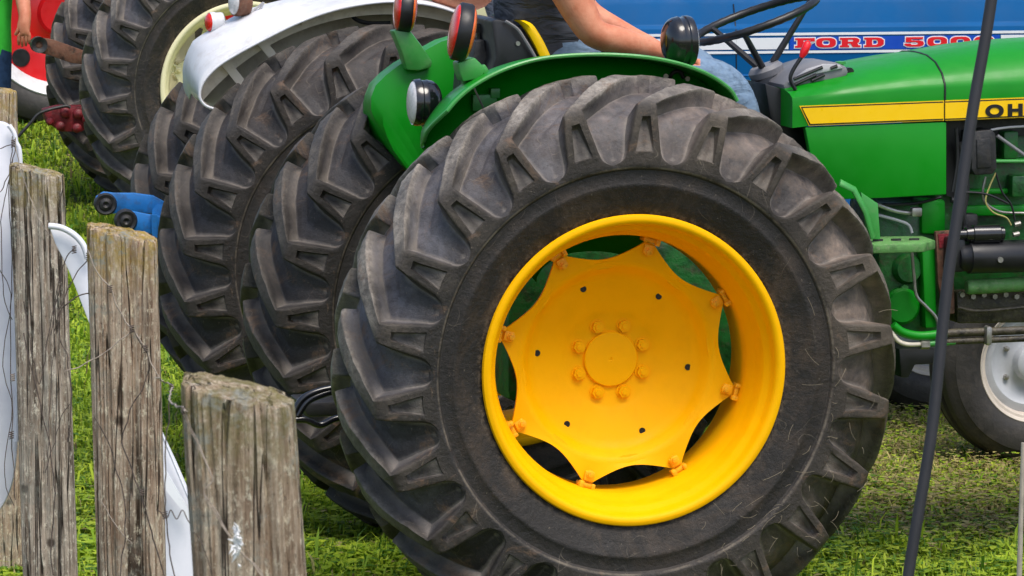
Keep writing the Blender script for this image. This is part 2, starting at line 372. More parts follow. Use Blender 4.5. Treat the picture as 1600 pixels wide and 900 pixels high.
def leaf_material():
    t = NT('grass_blades'); a = t.n('ShaderNodeAttribute'); a.attribute_name = 'tint'
    t.col(a.outputs['Color']); t.b.inputs['Roughness'].default_value = .55; t.b.inputs['Specular IOR Level'].default_value = .3
    tr = t.n('ShaderNodeBsdfTranslucent'); t.l(a.outputs['Color'], tr.inputs['Color'])
    mx = t.n('ShaderNodeMixShader'); mx.inputs[0].default_value = .35
    out = t.t.nodes['Material Output']; t.l(t.b.outputs[0], mx.inputs[1]); t.l(tr.outputs[0], mx.inputs[2]); t.l(mx.outputs[0], out.inputs['Surface'])
    return t.m
def make_grass():
    gyn = np.array(sorted(np.linspace(2, 45, 400))); gzn = np.array([gz(y) for y in gyn])
    P = []
    def scatter(y0, y1, xa, xb, n):
        y = RNG.uniform(y0, y1, n); x = RNG.uniform(0, 1, n); half = y * .14
        X = xa * half + (xb - xa) * half * x; P.append(np.stack([X, y], 1))
    scatter(11.5, 14.5, -1.15, 1.15, 120000); scatter(14.5, 18, -1.15, 1.15, 110000); scatter(18, 30, -1.2, .1, 120000)
    scatter(18, 30, .1, 1.2, 25000); scatter(3, 11.5, -2.2, 2.2, 40000); scatter(30, 44, -1.3, 1.3, 15000)
    n = 16000; P.append(np.stack([RNG.uniform(-9, 9, n), RNG.uniform(9, 30, n)], 1))
    XY = np.concatenate(P); n = len(XY)
    f = lambda x, y, s, o: np.sin(x * s + o + 1.7 * np.sin(y * s * .7 + o)) * np.cos(y * s * 1.1 + 1.3 * np.sin(x * s * .9 - o))
    clump = .5 + .5 * (f(XY[:, 0], XY[:, 1], 3.1, 1) * .5 + f(XY[:, 0], XY[:, 1], 8.3, 2) * .5)
    Z = np.interp(XY[:, 1], gyn, gzn)
    dry = np.clip((XY[:, 0] - .95) / .35, 0, 1) * np.clip((XY[:, 1] - 12.9) / .5, 0, 1) * np.clip((19 - XY[:, 1]) / 2, 0, 1)
    dry = np.clip(dry * (.55 + .6 * clump), 0, 1)
    L = (RNG.uniform(.035, .085, n)) * (.42 + 1.15 * clump) * (1 - .45 * dry); Wd = RNG.uniform(.0022, .0052, n)
    leaf = RNG.random(n) < .34
    L[leaf] *= .42; Wd[leaf] *= 2.6
    tall = RNG.random(n) < .05 * (clump > .5); L[tall & ~leaf] *= 1.9; nearc = leaf & (XY[:, 1] < 14.2); Wd[nearc] *= 1.35; L[nearc] *= 1.35
    far = XY[:, 1] > 18; Wd[far] *= 1.5; L[far] *= 1.15
    ang = RNG.uniform(0, 2 * PI, n); lean = RNG.uniform(.15, .95, n) + dry * .5
    dx, dy = np.cos(ang), np.sin(ang); sx, sy = -dy, dx
    base = np.stack([XY[:, 0], XY[:, 1], Z - .005], 1)
    base[leaf, 2] += RNG.uniform(.01, .07, leaf.sum()) * (.4 + .8 * clump[leaf])
    mid = base + np.stack([dx * L * lean * .35, dy * L * lean * .35, L * .62], 1)
    tip = base + np.stack([dx * L * lean, dy * L * lean, L * np.clip(1.0 - lean * .45, .2, 1)], 1)
    mid[leaf] = base[leaf] + np.stack([dx * L * .5, dy * L * .5, L * .16], 1)[leaf]
    tip[leaf] = base[leaf] + np.stack([dx * L, dy * L, L * .12], 1)[leaf]
    side = np.stack([sx * Wd, sy * Wd, np.zeros(n)], 1)
    bw = np.where(leaf, .25, .8)[:, None]
    V = np.empty((n, 5, 3)); V[:, 0] = base - side * bw; V[:, 1] = base + side * bw; V[:, 2] = mid + side; V[:, 3] = mid - side; V[:, 4] = tip
    idx = (np.arange(n) * 5)[:, None]
    me = bpy.data.meshes.new('grass'); me.vertices.add(n * 5); me.vertices.foreach_set('co', V.reshape(-1))
    loops = np.concatenate([idx + np.array([[0, 1, 2, 3]]), idx + np.array([[3, 2, 4]])], 1).reshape(-1)
    me.loops.add(n * 7); me.loops.foreach_set('vertex_index', loops)
    me.polygons.add(n * 2)
    st = (np.arange(n) * 7)[:, None] + np.array([[0, 4]]); me.polygons.foreach_set('loop_start', st.reshape(-1))
    me.polygons.foreach_set('loop_total', np.tile([4, 3], n))
    me.update(calc_edges=True)
    g1 = np.array([.19, .32, .018]); g2 = np.array([.44, .54, .040]); g3 = np.array([.08, .18, .018]); st_ = np.array([.50, .43, .17]); br = np.array([.28, .21, .10])
    r = RNG.random(n)[:, None]; C = g1 * (1 - r) + g2 * r
    k = RNG.random(n); C[k < .22] = g3; hay = RNG.random(n) < (.02 + .55 * dry); C[hay] = st_ * RNG.uniform(.55, 1.0, (hay.sum(), 1))
    b2 = RNG.random(n) < (.01 + .16 * dry); C[b2] = br
    C *= (.80 + .65 * clump)[:, None]
    tint = np.ones((n, 5, 4)); tint[:, :, :3] = C[:, None, :]
    at_ = me.color_attributes.new('tint', 'FLOAT_COLOR', 'POINT'); at_.data.foreach_set('color', tint.reshape(-1))
    me.materials.append(leaf_material())
    o = bpy.data.objects.new('grass', me); COL.objects.link(o); tag(o, 'trampled green and straw coloured grass under the tractors', 'grass', kind='stuff')
make_grass()

# ------------------------------------------------------------------ wheels
def tyre_mesh(name, mat, nl=22, quality=1.0):
    pitch = 2 * PI / nl
    side = [(-.150, .430), (-.186, .440), (-.203, .456), (-.213, .475), (-.226, .505), (-.236, .540), (-.2405, .548), (-.2405, .556), (-.238, .560), (-.241, .585), (-.241, .5935), (-.246, .5975), (-.2475, .604)]
    # u, lug profile, carcass profile, half width of the lug top, extra base, recess half width (0 none), recess depth
    T = [  # Lv,   Lr,   Cv,    Cr,   hw,  ext, rec, dep
        (-.2480, .6120, -.2478, .6120, .497, .001, 0, 0),
        (-.2481, .6160, -.2470, .6155, .440, .012, 0, 0),
        (-.2482, .6200, -.2452, .6190, .385, .020, 0, 0),
        (-.2483, .6250, -.2420, .6235, .340, .027, 0, 0),
        (-.2484, .6310, -.2375, .6290, .305, .032, 0, 0),
        (-.2485, .6380, -.2325, .6355, .282, .036, 0, 0),
        (-.2486, .6450, -.2280, .6420, .266, .038, .158, .0),
        (-.2486, .6480, -.2260, .6445, .262, .038, .155, .22),
        (-.2484, .6700, -.2150, .6640, .236, .040, .128, .30),
        (-.2478, .6950, -.2040, .6850, .212, .042, .102, .38),
        (-.2470, .7180, -.1950, .7010, .188, .044, .078, .44),
        (-.2460, .7370, -.1880, .7120, .172, .045, .062, .46),
        (-.2456, .7410, -.1860, .7140, .168, .045, .058, .0),
        (-.2445, .7520, -.1810, .7200, .156, .046, 0, 0),
        (-.2430, .7620, -.1770, .7250, .146, .047, 0, 0),
        (-.2395, .7700, -.1730, .7290, .140, .047, 0, 0),
        (-.2330, .7760, -.1690, .7330, .137, .046, 0, 0),
    ]
    for q in np.linspace(.08, 1, 15):
        T.append((-.233 + .221 * q, .776 + .062 * math.sin(q * PI / 2), -.169 + .157 * q, .733 + .056 * math.sin(q * PI / 2), .137 + .028 * q, .046 - .016 * q, 0, 0))
    crown0 = 16
    ng, nf = 6, 3
    def cols(hw, ext, rec):
        """positions in pitch fractions, top mask, recess mask"""
        ro = rec if rec else hw * .45; ri = max(ro - .022, ro * .6)
        be = min(.4999, hw + ext); out = []
        neg = [(-.5 + (.5 - be) * i / ng, 0, 0) for i in range(ng + 1)]
        neg += [(-hw - ext * .42, .50, 0), (-hw - ext * .10, .82, 0), (-hw + .006, .95, 0), (-hw + .022, 1, 0)]
        neg += [(-hw + .022 + (hw - .022 - ro) * i / nf, 1, 0) for i in range(1, nf + 1)]
        neg += [(-ri, 1, 1), (-ri * .5, 1, 1)]
        pos = [(-a, b, c) for a, b, c in reversed(neg[1:])]
        return neg + [(0, 1, 1)] + pos
    K = len(cols(.2, .04, .1)); NC = K * nl
    V = []; F = []; WEAR = []
    def half(sgn, ph):
        rows = []
        for v, r in side:
            row = []; so_ = 0
            cc = cols(.2, .05, 0)
            for l in range(nl):
                for c in cc: row.append((v, r, (l + c[0] + ph) * pitch, .6))
            rows.append(row)
        for i, (lv, lr, cv, cr, hw, ext, rec, dep) in enumerate(T):
            q = 0 if i < crown0 else (i - crown0) / (len(T) - 1 - crown0)
            adv = .98 * (q ** .86)
            if i < crown0: adv = -.05 * (1 - i / crown0)
            cc = cols(hw, ext, rec); row = []
            for l in range(nl):
                for t, m, rc in cc:
                    m2 = m - rc * dep
                    # hollows dish a little between the lugs
                    gdist = 1 - min(1, (0.5 - abs(t)) / .12) if m == 0 else 0
                    g = .006 * gdist if i > 3 else 0
                    v = cv + (lv - cv) * m2; r = cr + (lr - cr) * m2 - g
                    row.append((v, r, (l + t + adv + ph) * pitch, m2))
            rows.append(row)
        # nose wall down to the centre line
        row = []; cc = cols(T[-1][4], T[-1][5], 0)
        for l in range(nl):
            for t, m, rc in cc: row.append((0.0, .791, (l + t + .98 + ph) * pitch, 0))
        rows.append(row)
        base = len(V)
        for row in rows:
            for v, r, a, wv in row:
                WEAR.append(wv)
                w = mnoise.noise((math.sin(a) * r * 14, v * 14 * sgn, math.cos(a) * r * 14)) * .0022 if r > .6 else 0
                if r > .6:
                    if wv > .9: w += mnoise.noise((math.sin(a) * r * 45, v * 45 * sgn + 3, math.cos(a) * r * 45)) * .0026 + mnoise.noise((math.sin(a) * 3 + 9 * sgn, 5, math.cos(a) * 3)) * .004
                    r = r + (r - .6) * .085; v = v * 1.02
                V.append((math.sin(a) * (r + w), v * sgn, math.cos(a) * (r + w)))
        for i in range(len(rows) - 1):
            for k in range(NC):
                k2 = (k + 1) % NC
                a, b, c, d = base + i * NC + k, base + i * NC + k2, base + (i + 1) * NC + k2, base + (i + 1) * NC + k
                F.append((a, d, c, b) if sgn > 0 else (a, b, c, d))
    half(1, .12)
    half(-1, .62)
    me = bpy.data.meshes.new(name); me.from_pydata(V, [], F); me.materials.append(mat)
    wa = me.attributes.new('raised', 'FLOAT', 'POINT'); wa.data.foreach_set('value', WEAR)
    me.polygons.foreach_set('use_smooth', [True] * len(F)); me.set_sharp_from_angle(angle=R(48))
    return me

def rot_about_y(a): return Matrix.Rotation(a, 4, 'Y')

def make_rear_wheel(parent, tyre_me, rimmat, discmat, loc, star=True, tyre_scale=1.0):
    mb = MB()
    prof = [(-.150, .428), (-.188, .436), (-.203, .448), (-.208, .458), (-.216, .4625), (-.2235, .459), (-.227, .450), (-.2255, .441), (-.219, .434), (-.208, .4305), (-.192, .4285), (-.180, .424), (-.170, .414), (-.158, .409), (-.120, .406), (-.105, .400), (-.075, .389), (-.06, .386), (.08, .386), (.10, .395), (.16, .41), (.2, .43), (.225, .455), (.22, .465), (.2, .45), (.15, .43)]
    mb.lathe(prof, n=128)
    rim = mb.build('rear_wheel', rimmat, parent, smooth=40, fix=False); rim.location = loc
    ty = bpy.data.objects.new('tyre', tyre_me); COL.objects.link(ty); ty.parent = rim; ty.scale = (tyre_scale,) * 3
    # pressed disc with eight points
    N = 256; prof = [(.0, .062), (.078, .062), (.084, .062), (.135, .060), (.150, .054), (.158, .051), (.24, .030), (.262, .020), (.272, .008), (.286, -.012), (.296, -.020), (.305, -.022)]
    rows = []
    ph0 = R(15)
    for r, y in prof:
        if r == 0: r = .002
        rows.append([Vector((r * math.sin(2 * PI * k / N), y, r * math.cos(2 * PI * k / N))) for k in range(N)])
    def ro(a):
        if not star: return .33
        t = ((a - ph0) / (PI / 4)) % 1.0; t = min(t, 1 - t) * 2     # 0 at a point, 1 mid-gap
        tip = .370; mid = .314
        if t < .10: return tip
        t = (t - .10) / .90; return tip - (tip - mid) * (math.sin(t * PI / 2) ** .82)
    for q in (.0, .35, .7, 1.0):
        rows.append([Vector(((.305 + (ro(2 * PI * k / N) - .305) * q) * math.sin(2 * PI * k / N), -.0225 - .008 * q, (.305 + (ro(2 * PI * k / N) - .305) * q) * math.cos(2 * PI * k / N))) for k in range(N)])
    last = rows[-1]; rows.append([p + Vector((0, .010, 0)) for p in last]); rows.append([p * .9 + Vector((0, .014, 0)) for p in last])
    mb = MB(); mb.grid(rows, closed=True)
    disc = mb.build('wheel_disc', discmat, rim, smooth=50, fix=False)
    for p in disc.data.polygons: pass
    mb = MB(); mb.lathe([(.062, .083), (.054, .083), (.051, .080), (.050, .06), (.0505, .006), (.053, .003), (.053, .0005)], n=48); mb.build('hub_cap', discmat, rim, fix=False)
    # wheel bolts
    def hexbolt(r, y0, h, s):
        m = MB(); m.lathe([(y0, s * 1.25), (y0 - .003, s * 1.25), (y0 - .003, s * .9)], n=20)
        pts = [Vector((s * math.cos(R(60 * i + 10)), y0 - .002, s * math.sin(R(60 * i + 10)))) for i in range(6)]
        m.prism(pts, (0, -h, 0)); m.lathe([(y0 - h - .002, s * .55), (y0 - h - .006, s * .5), (y0 - h - .006, .0004)], n=16); return m
    hb = hexbolt(0, .061, .014, .0185).build('wheel_bolt', discmat, rim, bevel=0)
    for i in range(8):
        o = hb if i == 0 else hb.copy()
        if i: COL.objects.link(o); o.parent = rim
        a = R(22.5 + 45 * i); o.location = (math.sin(a) * .107, 0, math.cos(a) * .107)
    hm = MB(); hm.lathe([(-.0015, .0004), (-.0015, .0095), (.002, .0095)], n=20)
    h0 = hm.build('dark_hole_cap', M['black'], rim, fix=False)  # black caps paint the darkness of open holes
    for i in range(6):
        o = h0 if i == 0 else h0.copy()
        if i: COL.objects.link(o); o.parent = rim
        a = R(97 + 60 * i); o.location = (math.sin(a) * .236, .0305, math.cos(a) * .236)
    if star:
        cm = MB(); cm.box((0, -.036, .350), (.030, .010, .030), bev=.003)
        cm.box((0, -.020, .378), (.050, .045, .014), bev=.004); cm.box((.020, -.043, .376), (.014, .020, .02), bev=.003); cm.box((-.018, -.040, .378), (.012, .016, .016), bev=.003)
        cm.lathe([(-.036, .013), (-.045, .012), (-.046, .008), (-.054, .008), (-.055, .0004)], Matrix.Translation((0, 0, .343)), n=10)
        c0 = cm.build('rim_clamp', M['yellow_rusty'] if discmat == M['yellow'] else discmat, rim)
        for i in range(8):
            o = c0 if i == 0 else c0.copy()
            if i: COL.objects.link(o); o.parent = rim
            o.rotation_euler = (0, ph0 + i * PI / 4, 0)
    return rim

def make_front_wheel(parent, loc, rimmat, discmat, steer=0):
    "narrow ribbed front wheel, 0.76 m tall"
    mb = MB(); mb.lathe([(-.055, .205), (-.075, .212), (-.083, .222), (-.080, .226), (-.070, .222), (-.066, .200), (-.045, .19), (.045, .19), (.07, .2), (.083, .222), (.078, .21), (.055, .2)], n=64)
    rim = mb.build('front_wheel', rimmat, parent, fix=False); rim.location = loc; rim.rotation_euler = (0, 0, steer)
    prof = [(-.062, .212), (-.080, .222), (-.100, .255), (-.107, .295), (-.102, .330), (-.098, .334), (-.092, .352), (-.080, .366), (-.06, .372), (-.052, .374), (-.048, .364), (-.022, .366), (-.018, .378), (.018, .378), (.022, .366), (.048, .364), (.052, .374), (.08, .366), (.092, .352), (.102, .33), (.107, .295), (.100, .255), (.08, .222), (.062, .212)]
    mb = MB(); mb.lathe(prof, n=96); mb.build('tyre', M['smooth_tyre'], rim, smooth=30, fix=False)
    mb = MB(); mb.lathe([(-.02, .195), (-.03, .185), (-.035, .16), (-.015, .13), (-.01, .09), (-.02, .07), (-.055, .062), (-.062, .05), (-.062, .001)], n=48); mb.build('wheel_disc', discmat, rim, fix=False)
    b0 = MB(); b0.lathe([(-.012, .011), (-.026, .011), (-.028, .001)], n=6); bb = b0.build('wheel_bolt', M['steel'], rim, smooth=0, fix=False)
    for i in range(6):
        o = bb if i == 0 else bb.copy()
        if i: COL.objects.link(o); o.parent = rim
        a = i * PI / 3; o.location = (math.sin(a) * .108, 0, math.cos(a) * .108)
    return rim

def axis_matrix(p, ax):
    "matrix that carries local +Y to direction ax at p"
    ax = Vector(ax).normalized(); q = Vector((0, 1, 0)).rotation_difference(ax); return Matrix.Translation(p) @ q.to_matrix().to_4x4()

def round_lamp(name, parent, p, ax, rad, depth, lensmat, housemat=None, backlens=None, dome=1.0):
    "lamp body behind a round lens that looks along ax"
    housemat = housemat or M['black']
    Mx = axis_matrix(p, ax); m = MB()
    if backlens:
        prof = [(depth * .5, rad * .93), (depth * .5, rad), (depth * .36, rad * 1.04), (-depth * .36, rad * 1.04), (-depth * .5, rad), (-depth * .5, rad * .93)]
    else:
        prof = [(0, rad * .90), (.003, rad), (-.008, rad * 1.05), (-.018, rad * 1.05), (-.022, rad * 1.0), (-.034, rad * 1.0), (-.038, rad * 1.03), (-.046, rad * 1.0)]
        for k in range(1, 9):
            a = k / 8 * PI / 2; prof.append((-.046 - (depth - .046) * math.sin(a), max(.0005, rad * (.2 + .8 * math.cos(a)) if k < 8 else .0005)))
    m.lathe(prof, Mx, n=40); body = m.build(name, housemat, parent, fix=False, smooth=40)
    def lens(y, sg, mat, nm='lens'):
        l = MB(); pr = [(y, rad * .95)] + [(y + sg * .018 * math.sin(a), max(.0004, rad * .95 * math.cos(a))) for a in np.linspace(.05, PI / 2, 8)]
        l.lathe(pr, Mx, n=40); return l.build(nm, mat, body, fix=False)
    lens(.0 if not backlens else depth * .5, 1, lensmat)
    if backlens: lens(-depth * .5, -1, backlens)
    return body

def text_mesh(txt, size, ext, offset=0, sx=1.0, spacing=1.0):
    cu = bpy.data.curves.new('t', 'FONT'); cu.body = txt; cu.size = size; cu.extrude = ext; cu.offset = offset; cu.space_character = spacing
    o = bpy.data.objects.new('t', cu); COL.objects.link(o); dg = bpy.context.evaluated_depsgraph_get(); me = bpy.data.meshes.new_from_object(o.evaluated_get(dg)); bpy.data.objects.remove(o); return me
tyre_me = tyre_mesh('tractor_tyre', M['tyre'])
tyre_dark = tyre_me.copy(); tyre_dark.materials.clear(); tyre_dark.materials.append(M['tyre_dark'])
tyre_far = tyre_me.copy(); tyre_far.materials.clear(); tyre_far.materials.append(M['tyre_far'])
AX = .80

# ================================================================== GREEN TRACTOR
rimc = at(993, 580, 11.65)
a = R(13.8); JV = Vector((-math.sin(a), math.cos(a), 0))
jo = rimc + JV * .222
J = Frame((jo.x, jo.y), 13.8); AXJ = jo.z
JT = 1.55; JC = JT / 2
jd = empty('green_tractor', J.o, J.a)
tag(jd, 'green tractor with big yellow rear wheel nearest the camera, driver in its seat', 'tractor')
nw = make_rear_wheel(jd, tyre_me, M['yellow'], M['yellow'], (0, 0, AXJ)); nw['label'] = 'near rear wheel with bright yellow eight-pointed disc'
def straws():
    rnd = random.Random(4); m = MB()
    for k in range(60):
        a_ = rnd.gauss(R(125), R(26)); r_ = rnd.uniform(.60, .80) if k % 3 else rnd.uniform(.49, .62)
        v_ = -.256 if r_ < .79 else -.25
        p = Vector((math.sin(a_) * r_, v_, math.cos(a_) * r_)); th = rnd.uniform(0, 2 * PI); L_ = rnd.uniform(.015, .065); c2 = rnd.uniform(-.6, .6); pts = []
        for q in np.linspace(0, 1, 5):
            b_ = th + c2 * q; pts.append(p + Vector((math.cos(b_) * L_ * q, -.002 * math.sin(q * PI) + rnd.uniform(-.001, .001), math.sin(b_) * L_ * q)))
        m.tube(pts, rnd.uniform(.0005, .0009), 4)
    return m
so_ = straws().build('dry_straw', simple('dry_straw', (.24, .20, .14, 1), .9, var=.2, vs=30), nw, fix=False); so_['kind'] = 'stuff'
fw = make_rear_wheel(jd, tyre_dark, M['yellow'], M['yellow'], (0, JT, AXJ), True); fw.rotation_euler = (0, R(6), 0)
# axle, transmission
m = MB(); m.lathe([(.06, .001), (.06, .07), (.12, .085), (.40, .12), (.45, .16), (JT - .45, .16), (JT - .4, .12), (JT - .12, .085), (JT - .06, .07), (JT - .06, .001)], Matrix.Translation((0, 0, AXJ)), n=32)
m.build('rear_axle', M['green_dirty'], jd)
m = MB(); m.box((.15, JC, AXJ + .05), (.7, .42, .5), bev=.04); m.box((.75, JC, AXJ), (.6, .36, .44), bev=.05); m.box((0.05, JC, AXJ + .36), (.5, .34, .16), bev=.04)
m.build('transmission_housing', M['green_dirty'], jd)
# fenders
def fender_panel(pts, v, thick, mat, name, par, lip=None, bev=.0):
    P = J.poly(pts, v); mm = MB(); mm.prism(P, (0, thick, 0)); return mm.build(name, mat, par, smooth=30, bevel=bev)
lipx = [(679, 232), (680, 208), (692, 184), (714, 156), (745, 131), (790, 108), (845, 92), (905, 86), (965, 86), (1020, 91), (1070, 102), (1110, 118), (1140, 139), (1152, 158)]
LP_ = bez([J.on(x, y, .06) for x, y in lipx], 5)
vp = .24
LP_ = [Vector((p.x + .0 , max(.06, .225 - .165 * min(1, i / 12)), p.z)) for i, p in enumerate(LP_)]
cen = Vector((0, vp, AXJ))
def pull(p, k): return cen + (Vector((p.x, vp, p.z)) - cen) * k
outer = [Vector((p.x, vp, p.z - .012)) for p in LP_]
inner = [pull(p, .34) for p in outer]
m = MB(); m.grid([inner, outer])
m.grid([outer, [Vector((p.x, .20, q.z + .004)) for p, q in zip(outer, outer)], [Vector(((p.x), max(p.y, .10), p.z)) for p in LP_], LP_])
fend = m.build('near_fender', M['green'], jd, smooth=45, solid=.006)
m = MB(); m.tube(LP_, .0065, 8); m.build('fender_lip', M['green_light'], fend)
# bolts, bracket on the fender panel
for x, y in ((1040, 119), (1074, 123)):
    m = MB()
    p = J.on(x, y, .235); m.lathe([(-.004, .0005), (-.004, .008), (.012, .008)], Matrix.Translation(p), n=10)
    m.build('fender_bolt', M['steel'], fend, fix=False)
m = MB(); m.tube(bez([J.on(1046, 122, .235), J.on(1052, 113, .225), J.on(1062, 112, .225), J.on(1068, 122, .235)], 5), .006); m.build('cable_grommet', M['black'], fend)
m = MB(); p = J.on(756, 160, .23); m.box(p, (.075, .03, .05), bev=.004); p = J.on(772, 145, .23); m.box(p, (.03, .04, .03), bev=.004); m.build('bracket', M['green_light'], fend)
m = MB(); m.tube([J.on(736, 128, .15), J.on(757, 172, .17)], .003, 6); m.build('wire', M['steel'], fend)
# far fender: pressed shell over the far wheel
def far_fender():
    v0 = JT - .30
    o_ = [(641, 268), (626, 252), (612, 234), (598, 213), (588, 192), (581, 172), (581, 152), (588, 134), (604, 118), (625, 102), (655, 85), (690, 66), (730, 54), (770, 50), (820, 52), (900, 60), (1000, 80), (1080, 130), (1110, 190)]
    O = [J.on(x, y, v0) for x, y in o_]
    c = Vector((0, v0, AXJ)); I = [c + (p - c) * .42 for p in O]
    cham = [c + (p - c) * .93 + Vector((0, -.022, 0)) for p in O]
    crown = [p + Vector((0, .10, 0)) for p in O]; lip = [p + Vector((0, .13, -.03)) for p in O]
    m = MB(); m.grid([[p + Vector((0, -.022, 0)) for p in I], cham, O, crown, lip]); return m.build('far_fender', M['green'], jd, smooth=28, solid=.006)
ff = far_fender()
# seat
m = MB()
P = [J.on(x, y, JC - .22) for x, y in ((768, 32), (776, 30), (800, 33), (818, 50), (835, 72), (858, 100), (850, 125), (800, 140), (760, 135), (775, 90))]
m.prism(P, (0, .44, 0)); seat = m.build('seat', M['black'], jd, bevel=.008)
sp = [(806, 30), (818, 38), (828, 52), (838, 70), (850, 96)]
rows = []
for off in (-.228, -.232, -.225, .0):
    rows.append(None)
m = MB(); a1 = [J.on(x - 2, y + 1, JC - .235) for x, y in sp]; a2 = [J.on(x + 14, y + (0 if i else 2), JC - .235) for i, (x, y) in enumerate(sp)]
a1 = bez(a1, 4); a2 = bez(a2, 4); m.grid([[p + Vector((0, .03, 0)) for p in a1], a1, [(p + q) / 2 + Vector((0, -.008, 0)) for p, q in zip(a1, a2)], a2, [p + Vector((0, .44, 0)) for p in a2]])
m.build('seat_cushion', M['yellow_d'], seat, smooth=60)
m = MB(); b = bez([J.on(x, y, JC - .238) for x, y in ((790, 33), (808, 45), (820, 62), (832, 82), (842, 100))], 4); m.tube(b, .005, 6); m.build('seat_edge', M['grey_plastic'], seat)
m = MB(); m.lathe([(-.006, .0005), (-.006, .007), (.004, .008)], Matrix.Translation(J.on(809, 68, JC - .222)), n=12); m.build('seat_bolt', M['steel'], seat, fix=False)
m = MB(); m.prism(J.poly([(742, 64), (757, 62), (760, 80), (775, 82), (800, 95), (800, 150), (735, 150)], JC - .1), (0, .25, 0)); m.build('seat_bracket', M['black_dirty'], jd, bevel=.004)
m = MB(); m.lathe([(-.01, .001), (-.01, .016), (.02, .016), (.02, .001)], Matrix.Translation(J.on(747, 44, JC - .05)), n=12); m.tube([J.on(748, 44, JC - .05), J.on(749, 64, JC - .05)], .007); m.build('valve_knob', M['black_gloss'], jd)
m = MB(); m.prism(J.poly([(752, 55), (772, 47), (781, 60), (777, 80), (763, 78)], JC + .05), (0, .05, 0)); m.build('seat_side_plate', M['green_light'], jd, bevel=.003)
# warning lamps and brackets
m = MB()
P = J.poly([(614, 48), (640, 46), (660, 72), (676, 96), (674, 106), (655, 111), (636, 110), (628, 82)], JT - .36); m.prism(P, (0, .07, 0)); br1 = m.build('lamp_bracket', M['green_light'], jd, bevel=.008)
round_lamp('warning_lamp', jd, J.on(633, 16, JT - .33), (-1, .12, .10), .072, .040, M['lens_red'], M['black'], M['lens_amber'])
m = MB(); m.prism(J.poly([(716, 98), (742, 90), (760, 108), (752, 122), (724, 128), (718, 112)], .16), (0, .08, 0)); m.prism(J.poly([(722, 120), (758, 100), (768, 116), (760, 124), (724, 142)], .21), (0, .02, 0)); m.build('lamp_bracket', M['green_light'], jd, bevel=.005)
round_lamp('warning_lamp', jd, J.on(722, 50, .18), (-1, .13, .20), .084, .042, M['lens_red'], M['black'], M['lens_amber'])
round_lamp('work_lamp', jd, J.on(646, 160, .34), (-1, .02, .03), .068, .085, M['lens_clear'], M['black_gloss'])
m = MB(); m.tube([J.on(668, 188, .36), J.on(672, 214, .36)], .012); m.box(J.on(670, 205, .36), (.035, .03, .03), bev=.004); m.build('lamp_bracket', M['green_light'], jd)
m = MB(); m.tube([J.on(655, 190, .35), J.on(665, 199, .35)], .006); m.build('lamp_stud', M['steel'], jd)
round_lamp('front_lamp', jd, J.on(1078, 64, .20), (1, .05, .03), .074, .085, M['lens_clear'], M['black_gloss'])
m = MB(); m.tube([J.on(1062, 96, .2), J.on(1064, 106, .2)], .012); m.build('lamp_stem', M['green_light'], jd)

# hood and side panels
VS = JC - .29
def hood():
    xs = [1238, 1262, 1320, 1390, 1434, 1475, 1540, 1600, 1680, 1800, 2100, 2400]
    cre = {1238: 153, 1262: 150, 1320: 144, 1390: 137, 1434: 133, 1475: 131, 1540: 128, 1600: 125}
    sil = {1238: 132, 1262: 124, 1320: 111, 1390: 97, 1434: 89, 1475: 84, 1540: 73, 1600: 66}
    bot = {1238: 200, 1262: 197, 1320: 194, 1390: 191, 1434: 189, 1475: 188, 1540: 185, 1600: 182}
    rows = []
    for x in xs:
        f = lambda dct: dct.get(x, None) if x in dct else dct[1600] + (x - 1600) * (dct[1600] - dct[1540]) / 60 * .5
        b_ = J.on(x, f(bot), VS); c_ = J.on(x, f(cre), VS)
        tp = J.on(x, f(sil), JC - .10); zt = tp.z; u = b_.x
        half = [Vector((u, VS, b_.z)), Vector((u, VS, (b_.z + c_.z) / 2)), Vector((u, VS, c_.z - .015)), Vector((u, VS + .004, c_.z)), Vector((u, VS + .03, c_.z + (zt - c_.z) * .36)), Vector((u, VS + .09, c_.z + (zt - c_.z) * .74)), Vector((u, JC - .12, zt - .004)), Vector((u, JC - .05, zt)), Vector((u, JC, zt + .001))]
        full = half + [Vector((u, JT - p.y, p.z)) for p in reversed(half[:-1])]; rows.append(full)
    return rows
HR = hood()
m = MB(); m.grid(HR[:6]); m.grid([[Vector((p.x, JC + (p.y - JC) * k, p.z)) for p in HR[0]] for k in (1, 0.02)])
h1 = m.build('rear_hood', M['green'], jd, smooth=40)
off = [[p + Vector((.004, 0, 0)) if i == 0 else p for p in r_] for i, r_ in enumerate(HR[5:])]
m = MB(); m.grid([[Vector((p.x + .004, JC + (p.y - JC) * 1.006, p.z + .002)) for p in r_] for r_ in HR[5:]])
h2 = m.build('front_hood', M['green'], jd, smooth=40)
m = MB(); m.tube([Vector((p.x + .002, JC + (p.y - JC) * 1.004, p.z + .0005)) for p in HR[5][:-3]], .0035, 6, flat=1); m.build('hood_seam', M['black'], h1)
